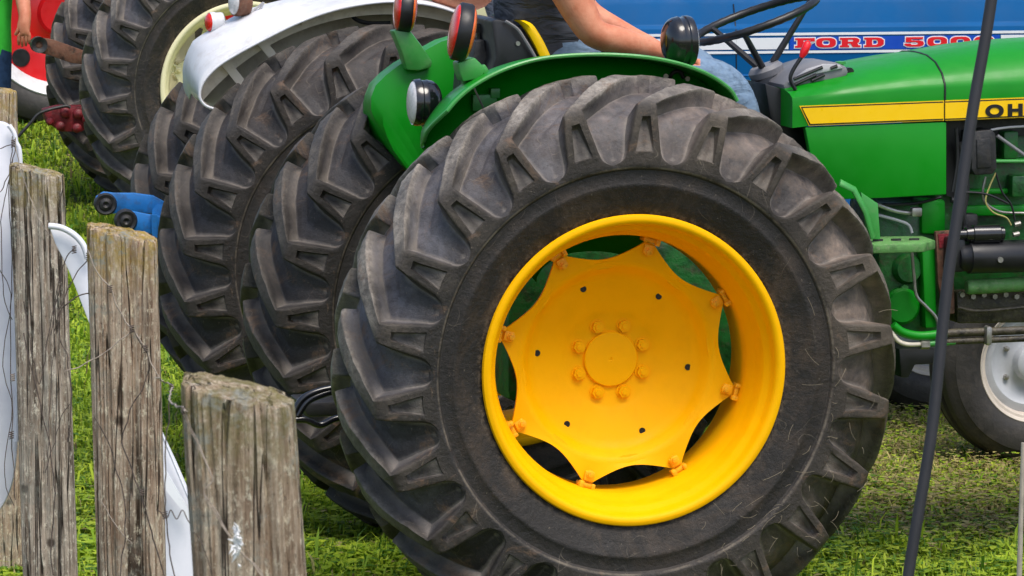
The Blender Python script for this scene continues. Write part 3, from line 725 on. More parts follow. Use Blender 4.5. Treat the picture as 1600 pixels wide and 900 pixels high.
# yellow stripe with black/pale edging
def band(pts_t, pts_b, v, mat, name, par, th=.002):
    m = MB(); a_ = J.poly(pts_t, v); b_ = J.poly(pts_b, v); m.prism(a_ + list(reversed(b_)), (0, th, 0)); return m.build(name, mat, par, smooth=0)
band([(1249, 165.5), (1475, 157)], [(1264, 197.0), (1475, 188.5)], VS - .0025, M['yellow_d'], 'stripe_edge', h1)
band([(1252, 167.0), (1474, 158.6)], [(1265, 195.4), (1474, 187.0)], VS - .0045, M['black'], 'stripe_border', h1)
band([(1254, 169.0), (1474, 160.6)], [(1266.5, 193.6), (1474, 185.4)], VS - .0065, M['yellow_d'], 'stripe', h1)
band([(1477, 156.8), (2100, 133)], [(1477, 188.6), (2100, 165)], VS - .0045, M['yellow_d'], 'stripe_edge', h2)
band([(1477, 158.6), (2100, 134.8)], [(1477, 187), (2100, 163.2)], VS - .0065, M['black'], 'stripe_border', h2)
st2 = band([(1477, 160.6), (2100, 137)], [(1477, 185.4), (2100, 161)], VS - .0085, M['yellow_d'], 'stripe', h2)
# lettering on the stripe
p0 = J.on(1523, 183.0, VS - .010); p1 = J.on(1600, 179.9, VS - .010)
ang = math.atan2(p1.z - p0.z, p1.x - p0.x)
for ch_, xa in zip('JOHNDEERE', (1519, 1540, 1574, 1609, 1664, 1699, 1730, 1761, 1796)):
    me = text_mesh(ch_, .052, .001, .0026); me.materials.append(M['black'])
    o = bpy.data.objects.new('letter', me); COL.objects.link(o); o.parent = h2; o.location = J.on(xa, 183.4 - (xa - 1519) * .038, VS - .010)
    o.rotation_euler = (PI / 2, -ang, 0); o.scale = (1.42, 1.0, 1)
# lower side panel
m = MB(); m.prism(J.poly([(1258, 199), (1479, 190.5), (1479, 304), (1380, 309.5), (1300, 312), (1275, 290), (1266, 240)], VS - .001), (0, .03, 0)); sp_ = m.build('side_panel', M['green'], jd, bevel=.004)
m = MB(); m.prism(J.poly([(1262, 202), (1476, 194), (1476, 300), (1300, 308)], JT - VS), (0, .03, 0)); m.build('side_panel', M['green'], jd, bevel=.004)
m = MB(); m.prism(J.poly([(1225, 140), (1245, 150), (1262, 200), (1275, 250), (1300, 330), (1255, 300), (1215, 215), (1203, 180), (1195, 130)], VS + .12), (0, .34, 0)); m.build('cowl', M['black'], jd, bevel=.006)
m = MB(); m.tube([J.on(1313, 108, JC - .1), J.on(1313, 100, JC - .1)], .010, 10); m.lathe([(0, .001), (0, .017), (.008, .017), (.01, .001)], axis_matrix(J.on(1313, 100, JC - .1), (0, 0, 1)), n=14); m.build('filler_cap', M['green_light'], jd)
# console
cp = [(1229, 147), (1222, 132), (1240, 118), (1262, 105), (1285, 98), (1308, 98), (1322, 104), (1328, 112), (1322, 122), (1295, 131), (1262, 142)]
m = MB(); P = J.poly(cp, JC - .20); top = [Vector((p.x * .97 + .03 * P[3].x, JC - .12, p.z + .012)) for p in P]
m.prism(P, (0, .26, 0)); con = m.build('console', M['grey_plastic'], jd, bevel=.012)
m = MB(); m.prism(J.poly([(1232, 128), (1262, 108), (1288, 100), (1312, 101), (1318, 107), (1275, 116), (1236, 134)], JC - .207), (0, .02, 0)); m.build('console_top', M['grey_light'], con, bevel=.004)
for (xa, ya, xb, yb) in ((1240, 124, 1285, 105), (1242, 132, 1275, 117), (1268, 126, 1288, 117), (1298, 107, 1308, 103)):
    m = MB(); m.tube([J.on(xa, ya, JC - .207), J.on(xb, yb, JC - .207)], .0055, 8); m.build('console_slot', M['black'], con)
m = MB(); m.lathe([(-.012, .0005), (-.012, .014), (.02, .014)], Matrix.Translation(J.on(1326, 112, JC - .16)), n=14); m.build('console_knob', M['black'], con, fix=False)
# lever
m = MB(); m.tube(bez([J.on(1243, 140, JC - .24), J.on(1235, 124, JC - .24), J.on(1240, 108, JC - .24), J.on(1256, 84, JC - .24)], 5), .0065, 8); lv = m.build('lever', M['black'], jd)
m = MB(); m.tube([J.on(1252, 90, JC - .24), J.on(1256, 82, JC - .24), J.on(1262, 68, JC - .24), J.on(1264, 64, JC - .24)], [.007, .013, .013, .005], 12); m.build('lever_knob', M['decal_red'], lv, smooth=60)
# steering column and wheel
sc = J.on(1180, 30, JC); n_ = Vector((-.34, 0, .94)).normalized()
hubp = J.on(1196, 108, JC)
m = MB(); m.tube([J.on(1228, 190, JC), J.on(1213, 140, JC), hubp + Vector((.005, 0, -.015))], [.04, .045, .05], 16); m.lathe([(-.02, .055), (.0, .058), (.01, .05), (.014, .045), (.014, .001)], axis_matrix(hubp + n_ * .0, n_), n=24)
colm = m.build('steering_column', M['grey_plastic'], jd)
RW = .205; rr = []
ux = n_.orthogonal().normalized(); ux = Vector((0, 1, 0)); uy = n_.cross(ux)
ringc = sc
m = MB(); vs = []; NN = 72; nn = 10
for k in range(NN):
    a_ = 2 * PI * k / NN; dr = ux * math.cos(a_) + uy * math.sin(a_); c_ = ringc + dr * RW
    gr = .0125 + (.0012 if k % 2 else 0)
    for j in range(nn):
        b_ = 2 * PI * j / nn; vs.append(c_ + dr * (gr * math.cos(b_)) + n_ * (gr * math.sin(b_)))
m.add(vs, [(k * nn + j, k * nn + (j + 1) % nn, ((k + 1) % NN) * nn + (j + 1) % nn, ((k + 1) % NN) * nn + j) for k in range(NN) for j in range(nn)])
sw = m.build('steering_wheel', M['black'], jd, smooth=60)
for k in range(3):
    a_ = R(30 + 120 * k); dr = ux * math.cos(a_) + uy * math.sin(a_)
    m = MB(); m.tube([ringc + dr * RW, ringc + dr * (RW * .9) - n_ * .015, hubp + dr * .03 + n_ * .012], [.009, .0095, .012], 10); m.build('spoke', M['black'], sw)
# engine side
m = MB(); m.box(((J.on(1480, 300, VS).x + J.on(2050, 300, VS).x) / 2, JC, J.on(1560, 300, VS).z - .05), (J.on(2050, 300, VS).x - J.on(1480, 300, VS).x, .34, .62), bev=.03)
eng = m.build('engine_block', M['green_dirty'], jd)
VE = JC - .172
m = MB(); m.prism(J.poly([(1478, 188), (1479, 306), (1502, 312), (1502, 186)], VE - .03), (0, .1, 0)); m.build('firewall', M['black'], jd)
m = MB(); m.prism(J.poly([(1502, 188), (1800, 180), (1800, 208), (1502, 214)], VE - .02), (0, .05, 0)); m.build('hood_shade_strip', M['black_dirty'], jd)  # black strip added in place of shade under the hood edge
for (x0, y0, x1, y1) in ((1506, 322, 1640, 338), (1506, 296, 1640, 304), (1506, 248, 1640, 255)):
    m = MB(); m.prism(J.poly([(x0, y0), (x1, y0 - 2), (x1, y1 - 2), (x0, y1)], VE - .03), (0, .05, 0)); m.build('engine_rib', M['green'], eng, bevel=.006)
m = MB(); m.prism(J.poly([(1518, 206), (1550, 202), (1556, 210), (1558, 262), (1552, 272), (1524, 274), (1518, 264)], VE - .12), (0, .10, 0)); m.prism(J.poly([(1526, 218), (1548, 215), (1549, 262), (1527, 264)], VE - .126), (0, .01, 0)); m.build('fuel_filter', M['black_dirty'], jd, bevel=.006)
for pts, r_, mt, nm in (([(1556, 270), (1546, 292), (1540, 315), (1552, 332), (1572, 340), (1580, 352)], .0028, 'wire_yellow', 'wire'), ([(1556, 270), (1566, 300), (1580, 320), (1586, 345)], .0035, 'black', 'wire'), ([(1550, 252), (1600, 252)], .006, 'green_light', 'fuel_pipe'),
                        ([(1558, 212), (1600, 242)], .006, 'grey_plastic', 'fuel_pipe'), ([(1498, 300), (1540, 303), (1575, 318)], .004, 'black', 'wire'), ([(1494, 200), (1496, 250), (1488, 300)], .006, 'black', 'hose'), ([(1548, 203), (1575, 199), (1610, 197)], .004, 'grey_light', 'fuel_pipe')):
    m = MB(); m.tube(bez([J.on(x, y, VE - .10) for x, y in pts], 6), r_, 8); m.build(nm, M[mt], jd)
# starter motor
m = MB(); c_ = J.on(1520, 402, VE - .13); m.lathe([(0, .001), (0, .035), (.01, .042), (.03, .046), (.035, .052), (.30, .052), (.31, .045), (.33, .045), (.33, .001)], axis_matrix(c_ + Vector((-.05, 0, 0)), (1, 0, 0)), n=32); m.box(c_ + Vector((-.055, .02, .01)), (.05, .08, .11), bev=.01)
stt = m.build('starter_motor', M['black'], jd, smooth=45)
c2 = J.on(1525, 366, VE - .14); m = MB(); m.lathe([(0, .001), (0, .022), (.02, .026), (.022, .030), (.11, .030), (.115, .024), (.125, .024), (.125, .001)], axis_matrix(c2 + Vector((-.035, 0, 0)), (1, 0, 0)), n=28); m.lathe([(0, .001), (0, .018), (.03, .018)], axis_matrix(c2 + Vector((-.06, 0, 0)), (1, 0, 0)), n=16); m.build('solenoid', M['black_gloss'], stt)
m = MB(); m.lathe([(-.004, .0005), (-.004, .009), (.006, .009)], Matrix.Translation(J.on(1563, 406, VE - .185)), n=16); m.build('terminal', M['steel'], stt, fix=False)
for x, y in ((1585, 351), (1583, 367)): m = MB(); m.lathe([(0, .001), (0, .008), (.02, .008), (.02, .001)], axis_matrix(J.on(x, y, VE - .15), (1, 0, .2)), n=10); m.build('terminal', M['steel'], stt, fix=False)
m = MB(); c_ = J.on(1510, 449, VE - .10); m.lathe([(0, .001), (0, .020), (.01, .024), (.4, .024), (.4, .001)], axis_matrix(c_ + Vector((0, 0, 0)), (1, 0, .03)), n=24); m.build('oil_cooler_tube', M['green_worn'], jd)
m = MB(); m.prism(J.poly([(1495, 455), (1900, 440), (1900, 500), (1495, 506)], VE - .04), (0, .2, 0)); m.build('oil_pan', M['grease'], jd, bevel=.012)
for k in range(9):
    m = MB(); m.lathe([(-.012, .0005), (-.012, .009), (.01, .009)], Matrix.Translation(J.on(1502 + k * 17, 460 + (k % 2) * 3, VE - .045)), n=6); m.build('pan_bolt', M['steel'], jd, fix=False, smooth=0)
for x, y, w_h, h_, mt in ((1512, 345, .05, .05, 'black_dirty'), (1590, 290, .06, .07, 'green_dirty'), (1575, 226, .05, .09, 'green_dirty'), (1508, 238, .03, .10, 'black_dirty')):
    m = MB(); m.box(J.on(x, y, VE - .04), (w_h, .06, h_), bev=.008); m.build('engine_bracket', M[mt], jd)
for pts, r_, mt in (([(1500, 222), (1512, 290), (1506, 340), (1512, 380)], .007, 'black_dirty'), ([(1540, 276), (1536, 310), (1560, 330), (1600, 333)], .0045, 'steel'), ([(1496, 480), (1530, 486), (1600, 480)], .006, 'grease'), ([(1486, 312), (1500, 318), (1508, 350)], .010, 'black')):
    m = MB(); m.tube(bez([J.on(x, y, VE - .08) for x, y in pts], 6), r_, 8); m.build('hose', M[mt], jd)
# clutch housing, plates
m = MB(); m.prism(J.poly([(1372, 318), (1480, 318), (1480, 520), (1440, 528), (1380, 520), (1372, 460)], VE - .0), (0, .3, 0)); ch = m.build('clutch_housing', M['green_dirty'], jd, bevel=.02)
m = MB(); m.prism(J.poly([(1440, 380), (1462, 378), (1464, 512), (1446, 514)], VE - .05), (0, .06, 0)); m.build('housing_flange', M['green'], ch, bevel=.008)
m = MB(); m.prism(J.poly([(1462, 362), (1489, 360), (1492, 490), (1476, 492), (1466, 440)], VE - .075), (0, .02, 0)); pl_ = m.build('flange_plate', M['rust'], jd, bevel=.003)
m = MB(); m.prism(J.poly([(1466, 366), (1486, 365), (1487, 384), (1468, 388)], VE - .079), (0, .004, 0)); m.build('paint_patch', M['red_dark'], pl_)
for x, y in ((1412, 450), (1445, 496), (1426, 482), (1402, 380)):
    m = MB(); m.lathe([(-.012, .0005), (-.012, .013), (.02, .013)], Matrix.Translation(J.on(x, y, VE - .01)), n=6); m.build('housing_bolt', M['green_light'], ch, fix=False)
m = MB(); m.lathe([(-.02, .0005), (-.02, .05), (-.01, .06), (.02, .06)], Matrix.Translation(J.on(1408, 478, VE - .01)), n=32); m.build('inspection_cover', M['green'], ch, fix=False)
m = MB(); m.lathe([(-.02, .0005), (-.02, .04), (-.0, .05), (.02, .05)], Matrix.Translation(J.on(1418, 420, VE - .01)), n=32); m.build('inspection_cover', M['green_dirty'], ch, fix=False)
# linkage rods above the step
for pts, r_, mt in (([(1362, 316), (1400, 330), (1436, 334)], .007, 'steel'), ([(1372, 336), (1405, 345), (1420, 352), (1425, 364)], .005, 'grey_light'), ([(1380, 320), (1430, 318), (1470, 308)], .005, 'black'), ([(1424, 385), (1428, 430), (1432, 462), (1448, 480), (1464, 500), (1470, 540)], .0055, 'steel')):
    m = MB(); m.tube(bez([J.on(x, y, VE - .06) for x, y in pts], 6), r_, 8); m.build('control_rod', M[mt], jd)
m = MB(); m.box(J.on(1431, 331, VE - .07), (.035, .03, .03), bev=.006); m.build('rod_clevis', M['steel'], jd)
m = MB(); m.prism(J.poly([(1440, 312), (1478, 312), (1478, 366), (1440, 366)], VE - .02), (0, .1, 0)); m.build('support_casting', M['green'], jd, bevel=.01)
# step and its bracket
m = MB(); P = J.poly([(1352, 375), (1395, 371), (1440, 363), (1461, 368), (1458, 376), (1432, 386), (1395, 389), (1352, 391)], VS - .12)
a1 = J.on(1352, 376, VS + .02); 
zt = J.on(1400, 377, VS - .12).z; u0 = J.on(1348, 380, VS - .1).x; u1 = J.on(1458, 372, VS - .1).x
m.prism([Vector((u0, VS - .20, zt)), Vector((u1 - .07, VS - .20, zt)), Vector((u1, VS - .12, zt)), Vector((u1 + .01, VS + .02, zt)), Vector((u0 - .02, VS + .04, zt))], (0, 0, -.028)); step = m.build('step', M['green_worn'], jd, bevel=.004)
for k in range(3):
    m = MB(); m.box((u0 + .05 + k * .06, VS - .10, zt + .003), (.03, .012, .006)); m.build('step_slot', M['black_dirty'], step)
m = MB(); m.tube([J.on(1312, 285, VS - .15), J.on(1334, 296, VS - .15), J.on(1352, 330, VS - .15), J.on(1364, 372, VS - .14)], .016, 6, flat=.5); m.prism(J.poly([(1345, 300), (1372, 318), (1376, 374), (1356, 374)], VS - .12), (0, .012, 0)); m.build('step_bracket', M['green_light'], jd, bevel=.003)
# steering pipes low on the side
for pts, r_, mt, nm in (([(1395, 508), (1412, 520), (1440, 525), (1478, 521), (1470, 521)][:4], .0145, 'green', 'hydraulic_pipe'), ([(1478, 521), (1545, 518), (1900, 505)], .0135, 'grease', 'hydraulic_pipe'),
                        ([(1392, 518), (1404, 533), (1420, 538), (1442, 537)], .0075, 'beige', 'hydraulic_pipe'), ([(1476, 534), (1545, 531), (1900, 518)], .0105, 'grease', 'hydraulic_pipe'), ([(1452, 537), (1492, 534)], .010, 'green_light', 'pipe_fitting')):
    m = MB(); m.tube(bez([J.on(x, y, VS - .12) for x, y in pts], 5), r_, 12); m.build(nm, M[mt], jd, smooth=60)
m = MB(); m.lathe([(0, .001), (0, .016), (.028, .016), (.028, .001)], axis_matrix(J.on(1438, 538, VS - .12), (1, 0, 0)), n=6); m.build('pipe_nut', M['steel'], jd, smooth=0)
m = MB(); m.box(J.on(1543, 524, VS - .13), (.022, .04, .062), bev=.01); m.build('pipe_clamp', M['steel'], jd)
m = MB(); m.prism(J.poly([(1405, 545), (1470, 545), (1470, 568), (1430, 570), (1420, 590), (1408, 590)], VS - .05), (0, .2, 0)); m.build('drawbar_frame', M['black'], jd, bevel=.004)
# rear hoses
for pts in ([(560, 600), (528, 605), (498, 611), (474, 622), (462, 640), (456, 662)], [(560, 648), (524, 654), (500, 664), (478, 656), (458, 656)], [(540, 606), (505, 616), (480, 628), (465, 650)]):
    m = MB(); m.tube(bez([J.on(x, y, .45) for x, y in pts], 7), .0105, 12); m.build('hydraulic_hose', M['black_gloss'], jd, smooth=60)
m = MB(); m.lathe([(0, .001), (0, .010), (.02, .010), (.022, .006), (.04, .006), (.04, .001)], axis_matrix(J.on(522, 606, .40), (0, 0, 1)), n=10); m.build('hose_coupling', M['steel'], jd)
m = MB(); m.prism(J.poly([(470, 630), (560, 625), (560, 650), (480, 652)], .55), (0, .2, 0)); m.build('drawbar', M['black_dirty'], jd, bevel=.01)
# front end beyond the frame
m = MB(); m.box((3.0, JC, 1.15), (.25, .62, .75), bev=.05); m.build('grille', M['black_dirty'], jd)
m = MB(); m.box((2.75, JC, .42), (.12, 1.2, .12), bev=.02); m.box((2.65, JC, .62), (.7, .34, .2), bev=.03); m.build('front_axle', M['green_dirty'], jd)
for v in (.08, JT - .08): make_front_wheel(jd, (2.75, v, .378), M['yellow'], M['yellow'])

# ================================================================== BLUE TRACTOR
fo = at(612, 404, 14.5); F = Frame((fo.x, fo.y), 10.5); AXF = fo.z; FT = 1.30; FC = FT / 2
fd = empty('blue_tractor', F.o, F.a)
tag(fd, 'blue tractor with white rear fender standing behind the green one', 'tractor')
w1 = make_rear_wheel(fd, tyre_dark, M['rimwhite'], M['rimwhite'], (0, 0, AXF)); w1.rotation_euler = (0, R(-4), 0)
w2 = make_rear_wheel(fd, tyre_dark, M['rimwhite'], M['rimwhite'], (0, FT, AXF)); w2.rotation_euler = (0, R(5), 0)
m = MB(); m.lathe([(.06, .001), (.06, .1), (.3, .12), (FT - .3, .12), (FT - .06, .1), (FT - .06, .001)], Matrix.Translation((0, 0, AXF)), n=28); m.build('rear_axle', M['blue_arm'], fd)
m = MB(); m.box((.4, FC, AXF), (1.4, .34, .46), bev=.05); m.build('transmission_housing', M['blue_arm'], fd)
# fender
flip = [(334, 170), (320, 164), (312, 150), (318, 128), (340, 104), (375, 82), (420, 58), (470, 34), (530, 14), (600, 3), (660, 6), (705, 17), (745, 36), (775, 56), (820, 90)]
FL = bez([F.on(x, y, .02) for x, y in flip], 5)
bc = Vector((0, 0, AXF)); BU = [((p - Vector((0, p.y, 0)) - bc).normalized() * (.085 * min(1, max(0, (i - 8) / 12)) * max(0, min(1, (46 - i) / 16)))) for i, p in enumerate(FL)]
m = MB(); dz = .0
m.grid([[p + b_ * k_ + Vector((0, y_, z_)) for p, b_ in zip(FL[7:], BU[7:])] for y_, z_, k_ in ((0, 0, 0), (.03, .01, .15), (.12, .014, .5), (.22, .014, .85), (.30, .012, 1), (.38, 0, .95), (.42, -.02, .8))])
fen = m.build('near_fender', M['white'], fd, smooth=50, solid=.004)
m = MB(); cF = Vector((0, .34, AXF)); oo = [Vector((p.x, .34, p.z + .005)) for p in FL]; m.grid([[cF + (p - cF) * .5 for p in oo], oo]); m.build('inner_panel', M['beige'], fen, smooth=50, solid=.004)
m = MB(); c14 = Vector((0, .14, AXF)); o14 = [Vector((p.x, .14, p.z + .002)) for p in FL]; m.grid([[c14 + (p - c14).normalized() * max(.885, (p - c14).length * .86) for p in o14], o14]); m.build('added_flange', M['beige'], fen, smooth=50)  # extra beige sheet added nearer the lip to catch more light
m = MB(); m.tube(FL, .005, 8); m.build('fender_lip', M['white'], fen)
m = MB(); m.grid([[p + Vector((0, .012, -.006)) for p in FL], [p + Vector((0, .17, .008)) for p in FL], [p + Vector((0, .32, .002)) for p in FL]]); m.build('fender_underside', M['beige'], fen, smooth=50)
for (xa, ya, xb, yb) in ((345, 100, 385, 150), (400, 66, 420, 90), (470, 26, 472, 40)):
    m = MB(); m.prism([F.on(xa, ya, .12), F.on(xa + 12, ya - 8, .12), F.on(xb + 12, yb - 6, .12), F.on(xb, yb, .12)], (0, .015, 0)); m.build('fender_rib', M['beige'], fen)
m = MB(); m.tube(bez([F.on(548, 20, .2), F.on(556, 30, .2), F.on(575, 36, .2), F.on(610, 36, .2)], 5), .008); m.box(F.on(592, 12, .25), (.05, .05, .05), bev=.005); m.build('cable', M['black_dirty'], fen)
# lamps on fender
round_lamp('rear_lamp', fd, F.on(328, 35, .30), (-1, -.25, 0), .036, .05, M['lens_red'], M['white'])
m = MB(); m.tube(bez([F.on(348, 42, .3), F.on(352, 52, .3), F.on(345, 62, .3), F.on(352, 48, .3), F.on(340, 72, .3), F.on(318, 80, .3)], 6), .0035, 6); m.build('lamp_wire', M['grey_light'], fd)
round_lamp('work_lamp', fd, F.on(367, 4, .25), (-1, -.3, .1), .048, .06, M['lens_clear'], M['rust'])
m = MB(); m.tube(bez([F.on(384, 12, .25), F.on(396, 16, .25), F.on(412, 4, .25), F.on(400, 28, .25), F.on(418, 38, .25)], 6), .004, 6); m.tube([F.on(378, 8, .25), F.on(394, 20, .25)], .012); m.build('lamp_wire', M['grey_light'], fd)
# far fender
m = MB(); FL2 = [p + Vector((.0, FT - .36, 0)) for p in FL[38:]]; m.grid([FL2, [p + Vector((0, .17, .02)) for p in FL2], [p + Vector((0, .32, .0)) for p in FL2]])
m.build('far_fender', M['white'], fd, smooth=50, solid=.004)
# linkage arms
m = MB(); P = F.poly([(150, 308), (162, 300), (180, 302), (210, 302), (240, 306), (262, 318), (262, 338), (220, 332), (176, 334), (158, 332), (151, 320)], .34); m.prism(P, (0, .03, 0)); m.build('lower_link_arm', M['blue_arm'], fd, bevel=.004)
m = MB(); P = F.poly([(181, 340), (190, 331), (206, 330), (236, 336), (262, 340), (262, 366), (238, 366), (200, 358), (186, 352)], .22); m.prism(P, (0, .03, 0)); m.build('lower_link_arm', M['blue_arm'], fd, bevel=.004)
for x, y, v in ((165, 319, .34), (197, 345, .22)):
    m = MB(); m.lathe([(-.006, .018), (-.012, .036), (-.002, .042), (.034, .042), (.04, .03)], Matrix.Translation(F.on(x, y, v)), n=28); m.lathe([(-.008, .0005), (-.018, .012), (-.014, .022), (-.004, .027)], Matrix.Translation(F.on(x, y, v)), n=20); m.build('link_ball', M['black_dirty'], fd, fix=False)
m = MB(); m.prism(F.poly([(236, 336), (246, 336), (246, 372), (238, 368)], .19), (0, .02, 0)); m.tube([F.on(247, 330, .3), F.on(330, 380, .5)], .03); m.build('link_bracket', M['blue_arm'], fd)
# hood: horizontal sheets
VF = FC - .29
def fhood():
    rows = []
    for x in [925, 960, 1000, 1060, 1150, 1300, 1450, 1600, 1750, 1850]:
        s_ = -(x - 1000) * .0095
        zb = F.on(x, 230 + s_, VF); 
        ys = [230, 130, 88, 47, 44, 41, 38, 8]
        half = [F.on(x, y + s_, VF + o_) for y, o_ in zip(ys, (0, 0, 0, 0, .004, .016, .02, .035))]
        u = half[0].x
        half = [Vector((u, p.y, p.z)) for p in half]
        z0 = half[-1].z; half += [Vector((u, VF + .07, z0 + .05)), Vector((u, VF + .15, z0 + .075)), Vector((u, FC, z0 + .085))]
        rows.append(half + [Vector((u, FT - p.y, p.z)) for p in reversed(half[:-1])])
    return rows
FR = fhood(); m = MB(); m.grid(FR); m.add(FR[0], [tuple(range(len(FR[0])))]); m.add(FR[-1], [tuple(range(len(FR[-1])))])
fh = m.build('hood', M['blue'], fd, smooth=50)
m = MB(); m.tube([F.on(1151, 135, VF - .001), F.on(1150, 47, VF - .001), F.on(1149, 38, VF + .018), F.on(1146, 6, VF + .032)], .0022, 6); m.build('hood_seam', M['black'], fh)
def fband(x0, x1, y0, y1, mat, nm, d):
    g = lambda x, y: F.on(x, y - (x - 1000) * .0095, VF - d)
    m = MB(); m.prism([g(x0, y0), g(x1, y0), g(x1, y1), g(x0, y1)], (0, .002, 0)); return m.build(nm, mat, fh, smooth=0)
fband(930, 1840, 53.5, 57.5, M['decal_white'], 'decal_line', .003)
fband(930, 1840, 81.5, 85.5, M['decal_white'], 'decal_line', .003)
fband(930, 1232, 61, 79, M['decal_white'], 'decal_block', .003)
fband(1234, 1562, 60, 80.5, M['blue_decal'], 'decal_block', .003)
fband(1564, 1840, 60, 80.5, M['decal_white'], 'decal_block', .003)
fband(1150, 1840, 118, 120, M['blue_arm'], 'crease_highlight', .002)  # lighter blue strip paints a highlight along the crease
# slab letters in a 6 x 5 box; each glyph = outlines
def glyphs():
    def rect(a, b, c, d): return [(a, b), (c, b), (c, d), (a, d)]
    def rr_(a, b, c, d, r, n=5):
        out = []
        for cx, cy, s0 in ((c - r, b + r, -90), (c - r, d - r, 0), (a + r, d - r, 90), (a + r, b + r, 180)):
            for i in range(n + 1):
                t_ = R(s0 + 90 * i / n); out.append((cx + r * math.cos(t_), cy + r * math.sin(t_)))
        return out
    G = {}
    G['O'] = [rr_(0, 0, 6, 5, 1.9), rr_(1.9, 1.3, 4.1, 3.7, .8)]
    G['0'] = G['O']
    G['F'] = [[(0, 0), (3.3, 0), (3.3, 1.1), (2.6, 1.1), (2.6, 1.9), (4.3, 1.9), (4.3, 3.1), (2.6, 3.1), (2.6, 3.8), (4.6, 3.8), (4.6, 3.1), (6, 3.1), (6, 5), (0, 5), (0, 3.9), (.7, 3.9), (.7, 1.1), (0, 1.1)]]
    G['D'] = [[(0, 0), (4, 0), (5.2, .4), (6, 1.4), (6, 3.6), (5.2, 4.6), (4, 5), (0, 5), (0, 3.9), (.6, 3.9), (.6, 1.1), (0, 1.1)], [(2.5, 1.2), (3.6, 1.2), (4.1, 1.8), (4.1, 3.2), (3.6, 3.8), (2.5, 3.8)]]
    G['R'] = [[(0, 0), (2.9, 0), (2.9, 1.1), (2.5, 1.1), (2.5, 1.9), (3.2, 1.9), (3.9, 0), (6.3, 0), (6.3, 1.1), (5.7, 1.1), (5.3, 2.1), (5.9, 2.8), (6, 4), (5.3, 4.8), (4.4, 5), (0, 5), (0, 3.9), (.6, 3.9), (.6, 1.1), (0, 1.1)], [(2.5, 3.0), (3.8, 3.0), (4.1, 3.4), (3.8, 3.9), (2.5, 3.9)]]
    G['5'] = [[(0, .9), (.9, .1), (2, 0), (4.6, 0), (5.7, .6), (6, 1.7), (5.7, 2.8), (4.6, 3.3), (2.2, 3.3), (2.2, 3.8), (5.7, 3.8), (5.7, 5), (.4, 5), (.4, 2.3), (3.5, 2.3), (4.1, 1.9), (4.0, 1.3), (3.5, 1.1), (2.2, 1.1), (1.9, 1.7), (0, 1.7)]]
    return G
GL = glyphs()
def glyph_mesh(ch, w, h, off):
    cu = bpy.data.curves.new('g', 'CURVE'); cu.dimensions = '2D'; cu.fill_mode = 'BOTH'; cu.extrude = .0006; cu.offset = off
    for k, lp in enumerate(GL[ch]):
        if (sum((lp[i][0] * lp[(i + 1) % len(lp)][1] - lp[(i + 1) % len(lp)][0] * lp[i][1]) for i in range(len(lp))) > 0) == (k > 0): lp = list(reversed(lp))
        s_ = cu.splines.new('POLY'); s_.points.add(len(lp) - 1); s_.use_cyclic_u = True
        for i, (x, y) in enumerate(lp): s_.points[i].co = (x / 6 * w, y / 5 * h, 0, 1)
    o = bpy.data.objects.new('g', cu); COL.objects.link(o); dg = bpy.context.evaluated_depsgraph_get(); me = bpy.data.meshes.new_from_object(o.evaluated_get(dg)); bpy.data.objects.remove(o); return me
mpp = (F.on(1400, 70, VF) - F.on(1399, 70, VF)).x
for ch, xa in zip('FORD5000', (1242, 1275, 1312, 1350, 1413, 1449, 1485, 1522)):
    y = 77.0 - (xa - 1000) * .0095
    for off, d, mt in ((.0035, .0045, 'decal_white'), (-.0005, .0060, 'decal_red')):
        me = glyph_mesh(ch, 31 * mpp, 14.6 * mpp, off); me.materials.append(M[mt])
        o = bpy.data.objects.new('letter' if mt == 'decal_red' else 'letter_outline', me); COL.objects.link(o); o.parent = fh; p = F.on(xa, y, VF - d); o.location = p; o.rotation_euler = (PI / 2, 0, 0)
# cowl behind the green tractor's driver
m = MB(); m.prism(F.poly([(925, -40), (960, -40), (974, 0), (977, 30), (960, 60), (930, 60)], FC - .1), (0, .2, 0)); m.build('dash_cowl', M['grey_plastic'], fd, bevel=.02)
# engine, front axle and wheels
m = MB(); m.box((1.6, FC, .95), (1.3, .34, .5), bev=.04); m.build('engine_block', M['blue_arm'], fd)
fp = F.on(1603, 556, .02)
m = MB(); m.box((fp.x, FC, fp.z + .02), (.12, FT - .1, .1), bev=.02); m.box((fp.x - .3, FC, fp.z + .25), (.8, .3, .2), bev=.03); m.build('front_axle', M['blue_arm'], fd)
fwz = .378
make_front_wheel(fd, (fp.x, .0, fwz), M['rimwhite'], M['disc_grey'], R(5)); make_front_wheel(fd, (fp.x, FT + .02, fwz), M['rimwhite'], M['disc_grey'], R(5))
m = MB(); m.box((.05, FC, AXF + .55), (.42, .44, .1), bev=.04); m.box((-.17, FC, AXF + .75), (.1, .44, .4), bev=.04); m.build('seat', M['black'], fd)
m = MB(); sw_c = Vector((.72, FC, AXF + 1.05)); m.lathe([(-.012, .19), (0, .205), (.012, .19), (0, .18)], axis_matrix(sw_c, (-.4, 0, .9)), n=40, closed=True); m.tube([sw_c, sw_c + Vector((.25, 0, -.45))], .025); m.build('steering_wheel', M['black'], fd)

